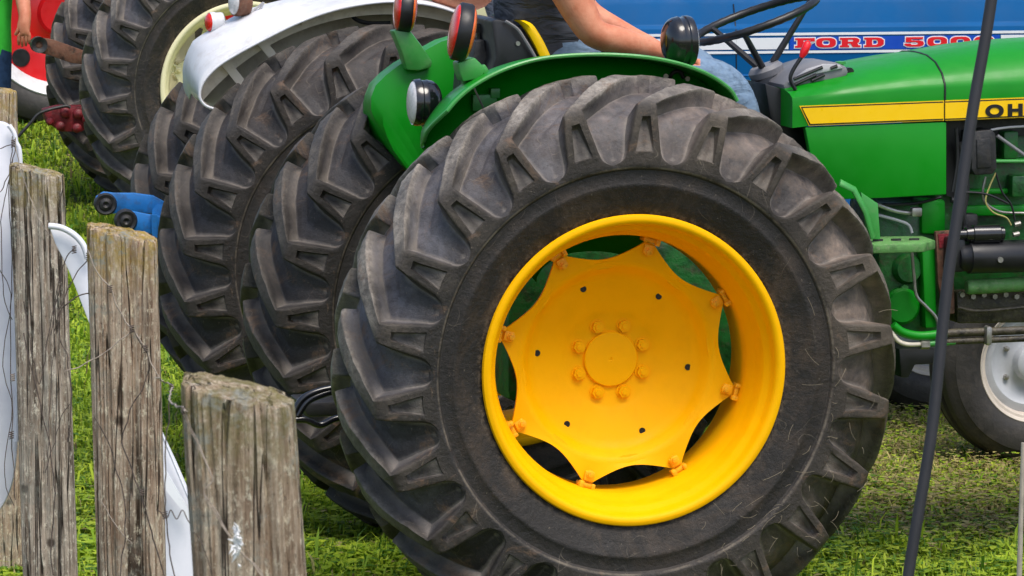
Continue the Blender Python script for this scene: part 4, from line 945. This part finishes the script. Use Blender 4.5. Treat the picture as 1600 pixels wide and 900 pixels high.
# ================================================================== TRACTOR WITH CREAM WHEELS
to = at(374, 134, 21.3); T3 = Frame((to.x, to.y, gz(to.y)), 13.8); AX3 = to.z - T3.gz
td = empty('cream_wheeled_tractor', T3.o, T3.a)
tag(td, 'tractor with large cream rear wheels, parked beyond the white fender', 'tractor')
a1 = make_rear_wheel(td, tyre_far, M['cream'], M['cream'], (0, 0, AX3)); a2 = make_rear_wheel(td, tyre_far, M['cream'], M['cream'], (0, 1.45, AX3)); a2.rotation_euler = (0, R(7), 0)
m = MB(); m.lathe([(.06, .001), (.06, .1), (.3, .13), (1.15, .13), (1.4, .1), (1.4, .001)], Matrix.Translation((0, 0, AX3)), n=24); m.build('rear_axle', M['grease'], td)
m = MB(); m.box((1.0, .72, AX3 + .05), (2.2, .36, .5), bev=.05); m.build('transmission_housing', M['grease'], td)
m = MB(); m.box((1.9, .72, AX3 + .45), (1.2, .5, .4), bev=.08); m.build('hood', M['cream'], td)
m = MB(); m.box((2.1, .72, .42), (.12, 1.2, .12), bev=.02); m.build('front_axle', M['grease'], td)
for v in (.1, 1.35): make_front_wheel(td, (2.1, v, .378), M['cream'], M['cream'])
m = MB(); P = T3.poly([(48, 66), (60, 58), (84, 62), (128, 78), (150, 84), (150, 104), (110, 98), (76, 86), (52, 80)], .95); m.prism(P, (0, .04, 0)); ar = m.build('top_link', M['rust'], td, bevel=.005)
m = MB(); m.lathe([(-.01, .02), (-.02, .045), (.06, .045), (.06, .02)], Matrix.Translation(T3.on(61, 70, .95)), n=20); m.build('link_eye', M['black_dirty'], ar, fix=False)

# ================================================================== RED TRACTOR
ro_ = at(92, 20, 25.2); T4 = Frame((ro_.x, ro_.y, gz(ro_.y)), 12); AX4 = ro_.z - T4.gz
rd = empty('red_tractor', T4.o, T4.a)
tag(rd, 'red tractor with white wheel rim, farthest back at upper left', 'tractor')
m = MB(); m.lathe([(-.12, .47), (-.15, .50), (-.19, .525), (-.20, .515), (-.17, .47), (-.12, .44), (.12, .44), (.19, .52), (.1, .46)], n=72); rim = m.build('rear_wheel', M['white'], rd, fix=False); rim.location = (0, 0, AX4)
m = MB(); m.lathe([(-.12, .46), (-.19, .52), (-.22, .57), (-.22, .64), (-.19, .69), (-.1, .71), (.1, .71), (.19, .69), (.22, .62), (.19, .52), (.12, .46)], n=72); m.build('tyre', M['smooth_tyre'], rim, fix=False)
m = MB(); rows = []; N = 96
for r_, y in ((.02, -.06), (.12, -.06), (.14, -.02), (.22, .0), (.24, -.05), (.32, -.07), (.45, -.08)): rows.append([Vector((r_ * math.sin(2 * PI * k / N), y, r_ * math.cos(2 * PI * k / N))) for k in range(N)])
m.grid(rows, closed=True); m.build('wheel_disc', M['red'], rim, fix=False)
m = MB(); m.lathe([(-.084, .0005), (-.084, .055), (-.07, .06)], n=24); hh = m.build('disc_opening', M['black'], rim, fix=False)
for i in range(6):
    o = hh if i == 0 else hh.copy()
    if i: COL.objects.link(o); o.parent = rim
    a_ = R(222 + 60 * i); o.location = (math.sin(a_) * .375, 0, math.cos(a_) * .375)
rim2 = copy_tree(rim, rd); rim2.location = (0, 1.4, AX4)
m = MB(); m.box((.8, .7, AX4 + .1), (2.6, .4, .5), bev=.05); m.build('transmission_housing', M['red'], rd)
m = MB(); m.box((1.7, .7, AX4 + .5), (1.3, .5, .5), bev=.08); m.build('hood', M['red'], rd)
m = MB(); rows = []
for k in range(17):
    a_ = R(-95 + 10 * k); rows.append([Vector((math.sin(a_) * .82, v, AX4 + math.cos(a_) * .82)) for v in (.24, .26, .45)])
m.grid(rows); m.build('near_fender', M['red'], rd, solid=.006)
for v in (.1, 1.3): make_front_wheel(rd, (2.1, v, .378), M['white'], M['red'])
# low hitch carrier with round reflectors
m = MB(); c_ = T3.on(108, 190, 1.05)
m.prism(T3.poly([(68, 172), (92, 166), (140, 166), (142, 196), (128, 206), (96, 206), (74, 192)], 1.05), (0, .14, 0)); hc = m.build('hitch_plate', M['red_dark'], td, bevel=.01)
for x, y, r_ in ((94, 197, .028), (120, 200, .028), (78, 190, .022), (102, 176, .03), (122, 178, .03), (134, 186, .024)):
    m = MB(); m.lathe([(-.03, .0005), (-.028, r_ * .5), (-.018, r_ * .9), (.0, r_)], Matrix.Translation(T3.on(x, y, 1.045)), n=16); m.build('hitch_boss', M['red_dark'], hc, fix=False)
m = MB(); m.tube(bez([T3.on(28, 214, 1.0), T3.on(48, 192, 1.0), T3.on(64, 176, 1.0), T3.on(100, 166, 1.0), T3.on(110, 168, 1.0)], 5), .009); m.build('hitch_rod', M['black_dirty'], td)

# ================================================================== PEOPLE
def person(root, joints, bones, mats, hands=()):
    names = list(joints); idx = {n: i for i, n in enumerate(names)}
    vs = [Vector(joints[n][0]) for n in names]; rs = [joints[n][1] for n in names]; es = [(idx[a_], idx[b_]) for a_, b_, _ in bones]
    rad_ = lambda r_: r_[0] if isinstance(r_, tuple) else r_
    segs = [(vs[idx[a_]], vs[idx[b_]], mi, (rad_(rs[idx[a_]]) + rad_(rs[idx[b_]])) * .42) for a_, b_, mi in bones]
    for hn, dirv, side_ in hands:      # five fingers from the palm
        p = Vector(joints[hn][0]); d = Vector(dirv).normalized(); s_ = Vector(side_).normalized(); dn = d.cross(s_).normalized()
        pi = idx[hn]
        for k, (o_, L_) in enumerate(((-.030, .062), (-.010, .072), (.010, .068), (.028, .055))):
            a0 = p + d * .035 + s_ * o_; a1_ = a0 + d * L_ * .5 - dn * .004; a2_ = a1_ + d * L_ * .40 - dn * .022
            n0 = len(vs); vs += [a0, a1_, a2_]; rs += [(.012, .012), (.010, .010), (.008, .008)]; es += [(pi, n0), (n0, n0 + 1), (n0 + 1, n0 + 2)]; segs += [(a0, a2_, 0, .008), (p, a0, 0, .01)]
        a0 = p - s_ * .035 + d * .0; a1_ = a0 - s_ * .02 + d * .035 - dn * .01
        n0 = len(vs); vs += [a0, a1_]; rs += [(.014, .014), (.010, .010)]; es += [(pi, n0), (n0, n0 + 1)]; segs += [(a0, a1_, 0, .008)]
    me = bpy.data.meshes.new('sk'); me.from_pydata(vs, es, []); o = bpy.data.objects.new('sk', me); COL.objects.link(o)
    o.modifiers.new('s', 'SKIN'); sub = o.modifiers.new('d', 'SUBSURF'); sub.levels = 2; sub.render_levels = 2
    for i, r_ in enumerate(rs): me.skin_vertices[0].data[i].radius = r_ if isinstance(r_, tuple) else (r_, r_)
    me.skin_vertices[0].data[0].use_root = True
    dg = bpy.context.evaluated_depsgraph_get(); m2 = bpy.data.meshes.new_from_object(o.evaluated_get(dg)); bpy.data.objects.remove(o)
    m2.materials.clear()
    for mm in mats: m2.materials.append(mm)
    for p in m2.polygons:
        c = p.center; best = 1e9; bi = 0
        for a_, b_, mi, rd_ in segs:
            ab = b_ - a_; t = max(0, min(1, (c - a_).dot(ab) / max(1e-9, ab.length_squared))); dd = (c - (a_ + ab * t)).length - rd_
            if dd < best: best = dd; bi = mi
        p.material_index = bi; p.use_smooth = True
    ob = bpy.data.objects.new('body', m2); COL.objects.link(ob); ob.parent = root; return ob
def head_bits(root, hc, fwd, hairmat):
    fwd = Vector(fwd).normalized(); sd_ = fwd.cross(Vector((0, 0, 1)))
    bm = bmesh.new(); bmesh.ops.create_icosphere(bm, subdivisions=3, radius=.105)
    for v in list(bm.verts):
        if v.co.dot(fwd) > .045 and v.co.z < .06 or v.co.z < -.05: bm.verts.remove(v)
    m = MB(); m.bm(bm, Matrix.Translation(hc + Vector((0, 0, .02)))); m.build('hair', hairmat, root)
    m = MB()
    for s_ in (-1, 1):
        bm = bmesh.new(); bmesh.ops.create_icosphere(bm, subdivisions=2, radius=.012); m.bm(bm, Matrix.Translation(hc + fwd * .085 + sd_ * (.032 * s_) + Vector((0, 0, .005))))
    m.build('eyes', M['decal_white'], root)
def P_(x, y, v, fr=J): return fr.on(x, y, v)
# driver of the green tractor
dr = empty('person', J.o, J.a); tag(dr, 'person in charcoal t-shirt and blue jeans driving the green tractor, bare forearm on knee', 'person')
hip = P_(868, 118, JC); 
jt = {'pelvis': (hip, (.15, .17)), 'waist': (P_(858, 62, JC), (.135, .17)), 'chest': (P_(846, -10, JC), (.135, .19)), 'shoulders': (P_(842, -80, JC), (.10, .17)), 'neck': (P_(846, -135, JC), .055), 'head': (P_(856, -185, JC), (.085, .085)), 'crown': (P_(858, -225, JC), (.075, .075)), 'nose': (P_(890, -190, JC), .018),
      'shn': (P_(858, -90, JC - .2), .075), 'slv': (P_(880, -45, JC - .24), .078), 'upn': (P_(893, -6, JC - .26), .064), 'eln': (P_(926, 54, JC - .28), (.050, .052)), 'fan': (P_(975, 66, JC - .26), .046), 'wrn': (P_(1030, 80, JC - .20), .030), 'han': (P_(1050, 84, JC - .18), (.036, .018)),
      'shf': (P_(858, -90, JC + .2), .075), 'slf': (P_(880, -40, JC + .24), .07), 'elf': (P_(915, 20, JC + .26), .046), 'wrf': (P_(1000, 62, JC + .2), .028), 'haf': (P_(1020, 74, JC + .18), (.036, .018)),
      'hpn': (P_(905, 130, JC - .10), .11), 'knn': (P_(1118, 128, JC - .16), .095), 'kn2': (P_(1148, 156, JC - .17), .088), 'ann': (P_(1190, 330, JC - .15), .045), 'ftn': (P_(1240, 350, JC - .15), .04),
      'hpf': (P_(905, 120, JC + .10), .10), 'knf': (P_(1090, 102, JC + .14), .098), 'anf': (P_(1180, 320, JC + .14), .045), 'ftf': (P_(1230, 340, JC + .14), .04)}
bn = [('pelvis', 'waist', 1), ('waist', 'chest', 1), ('chest', 'shoulders', 1), ('shoulders', 'neck', 0), ('neck', 'head', 0), ('head', 'crown', 0), ('head', 'nose', 0),
      ('shoulders', 'shn', 1), ('shn', 'slv', 1), ('slv', 'upn', 0), ('upn', 'eln', 0), ('eln', 'fan', 0), ('fan', 'wrn', 0), ('wrn', 'han', 0),
      ('shoulders', 'shf', 1), ('shf', 'slf', 1), ('slf', 'elf', 0), ('elf', 'wrf', 0), ('wrf', 'haf', 0),
      ('pelvis', 'hpn', 2), ('hpn', 'knn', 2), ('knn', 'kn2', 2), ('kn2', 'ann', 2), ('ann', 'ftn', 3), ('pelvis', 'hpf', 2), ('hpf', 'knf', 2), ('knf', 'anf', 2), ('anf', 'ftf', 3)]
person(dr, jt, bn, [M['skin'], M['shirt_grey'], M['jeans'], M['black']], hands=(('han', (1, 0, -.2), (0, 1, 0)), ('haf', (1, 0, -.1), (0, -1, 0))))
head_bits(dr, P_(858, -200, JC), (1, 0, 0), M['hair'])
# person on the blue tractor
sv_ = empty('person', F.o, F.a); tag(sv_, 'person with a bare bent arm seated on the blue tractor behind the seat back', 'person')
f_ = lambda x, y, v: F.on(x, y, v)
jt = {'pelvis': (f_(800, 70, FC), (.15, .17)), 'waist': (f_(800, 20, FC), (.13, .16)), 'chest': (f_(800, -40, FC), (.14, .18)), 'shoulders': (f_(790, -100, FC), (.1, .16)), 'neck': (f_(795, -140, FC), .055), 'head': (f_(802, -180, FC), .085), 'crown': (f_(804, -215, FC), .075), 'nose': (f_(830, -185, FC), .018),
      'shn': (f_(770, -100, FC - .2), .07), 'slv': (f_(765, -70, .2), .07), 'eln': (f_(745, -16, .10), (.100, .100)), 'fan': (f_(705, -16, .08), .088), 'wrn': (f_(640, -40, .1), .035), 'han': (f_(622, -44, .1), (.036, .018)),
      'shf': (f_(790, -100, FC + .2), .07), 'elf': (f_(800, -20, FC + .25), .05), 'wrf': (f_(880, -10, FC + .2), .028), 'haf': (f_(905, -10, FC + .18), (.036, .018)),
      'hpn': (f_(830, 70, FC - .1), .09), 'knn': (f_(980, 70, FC - .14), .07), 'ann': (f_(1000, 230, FC - .14), .045), 'ftn': (f_(1040, 245, FC - .14), .04), 'hpf': (f_(830, 70, FC + .1), .09), 'knf': (f_(980, 60, FC + .14), .07), 'anf': (f_(1000, 220, FC + .14), .045), 'ftf': (f_(1040, 235, FC + .14), .04)}
bn = [('pelvis', 'waist', 1), ('waist', 'chest', 1), ('chest', 'shoulders', 1), ('shoulders', 'neck', 0), ('neck', 'head', 0), ('head', 'crown', 0), ('head', 'nose', 0), ('shoulders', 'shn', 1), ('shn', 'slv', 1), ('slv', 'eln', 0), ('eln', 'fan', 0), ('fan', 'wrn', 0), ('wrn', 'han', 0),
      ('shoulders', 'shf', 1), ('shf', 'elf', 0), ('elf', 'wrf', 0), ('wrf', 'haf', 0), ('pelvis', 'hpn', 2), ('hpn', 'knn', 2), ('knn', 'ann', 2), ('ann', 'ftn', 3), ('pelvis', 'hpf', 2), ('hpf', 'knf', 2), ('knf', 'anf', 2), ('anf', 'ftf', 3)]
person(sv_, jt, bn, [M['skin'], M['shirt_pale'], M['jeans_dark'], M['black']], hands=(('han', (-1, 0, -.2), (0, 1, 0)), ('haf', (1, 0, -.1), (0, -1, 0))))
head_bits(sv_, f_(804, -195, FC), (1, 0, 0), M['hair'])
# person standing at the left edge
ds = 22.6
g0 = at(-22, 300, ds); st = empty('person', (g0.x, g0.y, gz(g0.y)), 0); tag(st, 'person in green shirt and dark jeans reaching for the hitch at the left edge', 'person')
L0 = Vector((g0.x, g0.y, gz(g0.y)))
w_ = lambda x, y, dd=0: at(x, y, ds + dd) - L0
zg = lambda x: w_(x, 0)
jt = {'pelvis': (w_(-22, 85), (.16, .13)), 'waist': (w_(-22, 40), (.15, .12)), 'chest': (w_(-20, -30), (.17, .13)), 'shoulders': (w_(-20, -85), (.15, .1)), 'neck': (w_(-18, -115), .055), 'head': (w_(-12, -150), .085), 'crown': (w_(-12, -180), .075), 'nose': (w_(10, -150), .018),
      'shn': (w_(10, -85, -.05), .065), 'slv': (w_(24, -45, -.1), .062), 'eln': (w_(33, -20, -.12), .050), 'wrn': (w_(40, 30, -.2), .035), 'han': (w_(39, 46, -.2), (.038, .022)),
      'shf': (w_(-50, -85), .065), 'elf': (w_(-65, -10), .045), 'wrf': (w_(-60, 60), .03), 'haf': (w_(-58, 80), (.036, .018)),
      'hpn': (w_(-6, 105), .10), 'knn': (w_(-4, 200), .07), 'hpf': (w_(-40, 105), .10), 'knf': (w_(-44, 200), .07)}
for k, x in (('n', -4), ('f', -46)):
    q = w_(x, 200); jt['an' + k] = (Vector((q.x, q.y + .02, .10)), .045); jt['ft' + k] = (Vector((q.x + .12, q.y - .05, .04)), .04)
bn = [('pelvis', 'waist', 1), ('waist', 'chest', 1), ('chest', 'shoulders', 1), ('shoulders', 'neck', 0), ('neck', 'head', 0), ('head', 'crown', 0), ('head', 'nose', 0), ('shoulders', 'shn', 1), ('shn', 'slv', 1), ('slv', 'eln', 0), ('eln', 'wrn', 0), ('wrn', 'han', 0),
      ('shoulders', 'shf', 1), ('shf', 'elf', 0), ('elf', 'wrf', 0), ('wrf', 'haf', 0), ('pelvis', 'hpn', 2), ('hpn', 'knn', 2), ('knn', 'ann', 2), ('ann', 'ftn', 3), ('pelvis', 'hpf', 2), ('hpf', 'knf', 2), ('knf', 'anf', 2), ('anf', 'ftf', 3)]
person(st, jt, bn, [M['skin'], M['shirt_green'], M['jeans_dark'], M['black']], hands=(('han', (-.1, 0, -1), (1, 0, 0)), ('haf', (0, 0, -1), (1, 0, 0))))
head_bits(st, w_(-12, -165), (1, .2, 0), M['hair'])

# ================================================================== FENCE POSTS, WIRE
M['wood1'] = wood_mat('weathered_wood_grey', 1.3, (.27, .20, .15, 1), (.52, .42, .33, 1), (.72, .62, .51, 1), (.42, .33, .12, 1))
M['wood2'] = wood_mat('weathered_wood_brown', 4.1, (.28, .18, .12, 1), (.54, .39, .28, 1), (.74, .60, .46, 1), (.52, .36, .08, 1))
M['wood3'] = wood_mat('weathered_wood_lichen', 7.7, (.27, .18, .12, 1), (.52, .385, .27, 1), (.72, .60, .46, 1), (.30, .26, .11, 1))
def post(d, xl_t, xr_t, ytl, ytr, xl_b, xr_b, mat, label, seed, chop=.0, grooves=()):
    """upright split post; top corners and bottom-of-frame corners from the photo"""
    A = at(xl_t, ytl, d); B = at(xr_t, ytr, d); C_ = at(xl_b, 900, d); D_ = at(xr_b, 900, d)
    w0 = (B.x - A.x); zt = (A.z + B.z) / 2; cx = (A.x + B.x) / 2
    z9 = C_.z; w9 = D_.x - C_.x; cx9 = (C_.x + D_.x) / 2
    root = Vector((cx, A.y + w0 * .5, zt)); zb = gz(A.y) - .15
    NS, NR = 220, 110; rows = []
    sl = (B.z - A.z) / max(.01, w0)
    for i in range(NR + 1):
        t = i / NR; z = zb + (zt - zb) * t; k = (zt - z) / (zt - z9); w_l = w0 + (w9 - w0) * min(k, 1.6); c_ = (cx9 - cx) * k
        row = []
        for j in range(NS):
            a_ = 2 * PI * j / NS; ca, sa = math.cos(a_), math.sin(a_)
            e = .62; sx_ = math.copysign(abs(ca) ** e, ca); sy_ = math.copysign(abs(sa) ** e, sa)   # rounded square
            rr_ = 1 + .05 * mnoise.noise((ca * 2 + seed, sa * 2, z * 1.5)) + .035 * mnoise.noise((ca * 9 + seed, sa * 9, z * .9)) + .028 * mnoise.noise((ca * 24, sa * 24 + seed, z * 3))
            nn_ = mnoise.noise((ca * 8 + seed * 3, sa * 8, z * .5)); rr_ -= max(0, nn_ - .22) * .35
            for ga, gw, gd in grooves:
                da = abs((a_ - ga - .04 * math.sin(z * 5 + seed) + PI) % (2 * PI) - PI)
                if da < gw: rr_ -= 2.2 * gd * (1 - da / gw) * (.6 + .5 * mnoise.noise((ga * 9, seed, z * 4)))
            x = c_ + sx_ * w_l / 2 * rr_; y = sy_ * w_l * .34 * rr_
            zz = z - zt
            if t > .8:
                f_ = (t - .8) / .2; zz += f_ * (sl * (sx_ * w0 / 2) + chop * sy_ * w0 / 2)
                if i >= NR - 1: zz += .004 * mnoise.noise((x * 60, y * 60, seed))
            if i == NR: x *= .985; y = y * .985; zz += .0
            if i < NR and i > NR - 4: pass
            row.append(Vector((x, y, zz)))
        rows.append(row)
    # top face rings
    last = rows[-1]
    for q in (.93, .8, .6, .4, .2, .02):
        rows.append([Vector((p.x * q, p.y * q, p.z * q + .010 * (1 - q) ** .6 * (0.6 + .5 * mnoise.noise((p.x * q * 45, p.y * q * 45, seed))) + .003 * mnoise.noise((p.x * q * 120, p.y * q * 120, 2)))) for p in last])
    m = MB(); m.grid(rows, closed=True); o = m.build('fence_post', mat, smooth=50, fix=False); o.location = root
    tag(o, label, 'fence post', 'wooden fence posts along the left side'); return o
PA = -PI / 2
post(4.6, 277, 450, 604, 642, 291, 468, M['wood3'], 'thick short wooden post nearest the camera, mossy slanting top, white fluff on wire', 3.3, .10, ((PA + .48, .05, .12), (PA - .45, .04, .06), (PA + .05, .03, .04)))
post(7.6, 131, 241, 356, 382, 141, 247, M['wood2'], 'wooden post with yellow lichen top in front of the blue hitch arms', 5.1, .06, ((PA + .25, .04, .08), (PA - .35, .03, .06)))
post(9.3, 9, 94, 260, 279, 23, 108, M['wood1'], 'grey wooden post with flat top, second farthest, before the white sheet', 8.2, .06, ((PA + .12, .05, .10), (PA - .5, .03, .06)))
post(12.4, -42, 22, 138, 146, -36, 28, M['wood2'], 'farthest wooden post with orange lichen top, cut by the left edge', 11.4, .06)

WD = {}
def wire(name, pts, d, r_, mat, parent, wob=0.0, n=6):
    P = []
    for i, p in enumerate(pts): P.append(at(p[0], p[1], (p[2] if len(p) > 2 else d)))
    P = bez(P, n)
    if wob: P = [p + Vector((mnoise.noise(p * 40) * wob, 0, mnoise.noise(p * 40 + Vector((5, 5, 5))) * wob)) for p in P]
    m = MB(); m.tube(P, r_ * .55, 6); return m.build(name, mat, parent, smooth=60)
wf = empty('wire_fence', at(190, 900, 7.5)); wf.location.z = gz(7.5)
tag(wf, 'rusty wire netting strung across the wooden posts', 'wire fence')
bpy.context.view_layer.update(); OFF = wf.location.copy()
def strand(pts, d, r_=.0016, mat='wire', wob=.004):
    o = wire('wire_strand', pts, d, r_, M[mat], None, wob); o.data.transform(Matrix.Translation(-OFF)); o.parent = wf; return o
D1, D2, D3 = 9.18, 7.5, 4.48
strand([(20, 214), (14, 300), (19, 420), (16, 540), (20, 700), (24, 780)], D1 + .24, .0022)
strand([(0, 232), (20, 226), (22, 240), (8, 285), (0, 300)], D1 + .24, .0022)
strand([(22, 240), (10, 300), (2, 345), (6, 460), (20, 500)], D1 + .24, .0020)
strand([(0, 420), (18, 470), (4, 560), (18, 640), (6, 740), (22, 790)], D1 + .24, .0020)
strand([(24, 215), (30, 260), (60, 340), (82, 372), (100, 400), (128, 400)], D1, .0020, 'wire_pale')
strand([(98, 272), (94, 340), (96, 410), (88, 460), (76, 520), (62, 600), (52, 560), (36, 470)], D1, .0022)
strand([(36, 520), (60, 620), (78, 700), (86, 770), (80, 860), (84, 900)], D1, .0030, 'wire')
strand([(86, 520), (78, 640), (74, 760)], D1, .0018); strand([(110, 630), (96, 650), (82, 700), (70, 740)], D1, .0018)
strand([(116, 390), (100, 410), (88, 470), (80, 525)], 8.2, .0022)
strand([(138, 404), (122, 424), (100, 466), (84, 520)], 8.2, .0022)
strand([(173, 453), (150, 455), (120, 466), (97, 484), (93, 522), (106, 560), (112, 640), (104, 690)], 8.2, .0026)
strand([(138, 390), (150, 420), (169, 447), (179, 467), (190, 492), (204, 513), (225, 539), (240, 575), (256, 596)], D2, .0024, 'wire_pale')
strand([(207, 515), (190, 530), (174, 544), (150, 560), (120, 575), (100, 582)], D2, .0020, 'wire_pale')
strand([(207, 515), (222, 540), (232, 560), (226, 600), (200, 650), (190, 690)], D2, .0022)
strand([(148, 650), (172, 700), (190, 760), (196, 830), (188, 900)], D2, .0022)
strand([(190, 690), (216, 760), (236, 830), (256, 900)], D2, .0026); strand([(158, 780), (180, 820), (205, 850)], D2, .0020, 'wire_pale')
strand([(244, 590), (256, 596, 6.8), (270, 603, 6.0), (264, 622, 5.2), (274, 632, 4.8), (286, 640), (292, 646)], D3, .0022, 'wire_pale')
for k in range(2):
    strand([(283 + 4 * k, 640), (300 + 3 * k, 678), (318, 716 - 3 * k), (334, 752), (320, 768), (324 + 5 * k, 784), (342 + 3 * k, 818), (364, 848), (388, 872), (406 + 4 * k, 895), (414, 905)], D3, .0013, 'wire_pale')
strand([(300, 830), (318, 850), (326, 880), (334, 905)], D3, .0011, 'wire')
strand([(264, 625), (260, 700), (257, 780), (262, 840), (272, 905)], 5.6, .0018)
zz = [(244, 796), (252, 801), (256, 808), (262, 808), (267, 797), (276, 811), (285, 797), (293, 812), (300, 822)]
strand(zz, 5.6, .0015, 'wire', 0)
for (x, y, d_) in ((21, 224, D1 + .24), (20, 330, D1 + .24), (20, 590, D1 + .24), (18, 680, D1 + .24), (172, 452, D2), (206, 514, D2), (228, 545, D2), (116, 390, 8.2), (138, 400, 8.2), (258, 805, 5.6), (286, 642, D3), (268, 606, 5.8), (222, 770, D2)):
    pts = []
    for k in range(18):
        a_ = k * 1.3; pts.append((x + math.cos(a_) * 3.4, y - 6 + k * .7, d_ + math.sin(a_) * .006 - .01))
    o = wire('wire_knot', pts, d_, .0016 * d_ / 7.5, M['wire' if random.random() < .6 else 'wire_pale'], None, 0, 3); o.data.transform(Matrix.Translation(-OFF)); o.parent = wf
# tuft of fluff caught on the wire
m = MB(); c_ = at(369, 851, D3 - .02)
for k in range(60):
    p = c_ + Vector((random.gauss(0, .002), random.gauss(0, .003), random.gauss(.002, .008))); q = p + Vector((random.gauss(0, .003), random.gauss(0, .003), random.gauss(0, .008))); m.tube([p, (p + q) / 2 + Vector((.0015, 0, 0)), q], [.0008, .0016, .0003], 5)
o = m.build('wool_tuft', simple('white_wool', (.8, .8, .8, 1), .9), None); tag(o, 'small white tuft of wool caught on the wire of the nearest post', 'wool')

# white sheets behind the posts
def sheet(pts, d, label, th=.02, curve=.0):
    P = [at(x, y, d) for x, y in pts]; o0 = P[0].copy(); m = MB(); Q = [p - o0 for p in P]; m.prism(Q, (0, th, 0)); o = m.build('white_panel', M['panel'], None, bevel=.004, smooth=40); o.location = o0; return o
def smooth_px(pts, n=5): return [(p.x, p.y) for p in bez([Vector((x, y, 0)) for x, y in pts], n)]
pp = smooth_px([(-60, 200), (-30, 190), (0, 190), (14, 196), (22, 208), (24, 222), (30, 240), (31, 300), (27, 420), (28, 560), (26, 700), (14, 770), (-14, 812), (-60, 850)])
o = sheet(pp, 9.5, ''); tag(o, 'tall white plastic panel with rounded top behind the grey post at the left edge', 'panel')
o2 = MB(); P = [at(x, y, 9.48) - o.location for x, y in smooth_px([(14, 196), (22, 208), (25, 222), (31, 240), (31, 300), (27, 420), (28, 560), (26, 690)])]; o2.tube(P, .006, 8); o2.build('rolled_edge', M['panel'], o, smooth=60)
pp = smooth_px([(76, 352), (96, 355), (116, 366), (130, 382), (137, 404), (170, 480), (210, 580), (252, 674), (280, 735), (298, 784), (302, 850), (304, 1040), (306, 1285), (262, 1290), (250, 1060), (244, 900), (225, 760), (180, 610), (134, 492), (108, 425), (86, 380)])
o = sheet(pp, 8.7, ''); tag(o, 'white curved plastic panel sloping down between the second and nearest posts', 'panel')
o2 = MB(); P = [at(x, y, 8.68) - o.location for x, y in smooth_px([(76, 353), (96, 356), (116, 367), (130, 383), (137, 404)])]; o2.tube(P, .007, 8)
o2.tube([at(x, y, 8.68) - o.location for x, y in ((170, 480), (210, 580), (252, 676), (297, 784))], .003, 6); o2.build('rolled_edge', M['panel'], o, smooth=60)
m = MB(); m.prism([at(x, y, 8.66) - o.location for x, y in ((247, 715), (262, 740), (296, 798), (296, 812), (262, 770), (247, 748))], (0, .006, 0)); m.build('crease', M['decal_white'], o)

# dark cable hanging in front on the right, thin pale pole
pc = [(1556, -60), (1549, 0), (1538, 70), (1522, 160), (1507, 260), (1494, 350), (1482, 430), (1473, 510), (1464, 600), (1455, 680), (1444, 750), (1432, 820), (1419, 900), (1412, 960), (1404, 1100)]
m = MB(); c0 = at(1549, 0, 6.0); P = bez([at(x, y, 6.0) for x, y in pc], 6); P.append(Vector((P[-1].x, P[-1].y, gz(P[-1].y))));
m.tube([p - Vector((c0.x, c0.y, 0)) for p in P], .0088, 14); o = m.build('cable', simple('black_rubber_cable', (.028, .028, .034, 1), .55, var=.1), None, smooth=60); o.location = (c0.x, c0.y, 0)
tag(o, 'thick black rubber cable hanging in front of the green engine', 'cable')
pq = at(1593, 800, 9.0); m = MB(); zt_ = at(1594, 690, 9.0).z - gz(pq.y)
m.tube([Vector((-.008, 0, -.05)), Vector((0, 0, zt_ * .5)), Vector((.006, 0, zt_))], [.0075, .007, .005], 10); o = m.build('thin_pole', simple('weathered_pole', (.42, .37, .30, 1), .8, vs=20), None); o.location = (pq.x, pq.y, gz(pq.y))
tag(o, 'thin pale pole standing at the right edge of the picture', 'pole')

# weeds in front of the big tyre
def weed(px, py, d, h, nleaf, label, seed):
    rnd = random.Random(seed); b = at(px, py, d); b.z = gz(b.y); e = empty('weed', b); m = MB(); lm = MB()
    stems = 2 if nleaf > 8 else 1
    for s_ in range(stems):
        hh_ = h * (1 - .3 * s_); bend = rnd.uniform(-.05, .05); pts = [Vector((bend * t * t + s_ * .02, 0, hh_ * t)) for t in np.linspace(0, 1, 6)]
        m.tube(pts, [.003, .0028, .0025, .002, .0016, .001], 6)
        for k in range(nleaf):
            t = .25 + .75 * k / nleaf; p = Vector((bend * t * t + s_ * .02, 0, hh_ * t)); a_ = k * 2.4 + rnd.random(); L_ = (.055 * (1.25 - t * .7)) * rnd.uniform(.8, 1.2)
            dv = Vector((math.cos(a_), math.sin(a_), .35)); sv2 = Vector((-math.sin(a_), math.cos(a_), 0)) * L_ * .2
            lm.add([p, p + dv * L_ * .45 + sv2, p + dv * L_ + Vector((0, 0, -.01)), p + dv * L_ * .45 - sv2, p + dv * L_ * .5 + Vector((0, 0, -.003))], [(0, 1, 4), (1, 2, 4), (4, 2, 3), (0, 4, 3)])
    lf = simple('weed_leaf', (.12, .24, .03, 1), .5, var=.2, vs=30)
    m.build('stem', lf, e); lm.build('foliage', lf, e, fix=False); tag(e, label, 'weed')
weed(1258, 960, 10.6, .34, 9, 'tall leafy weed growing before the lower right of the big yellow-wheeled tyre', 3)
weed(1225, 960, 10.5, .22, 7, 'short bent weed left of the tall leafy one by the tyre', 5)
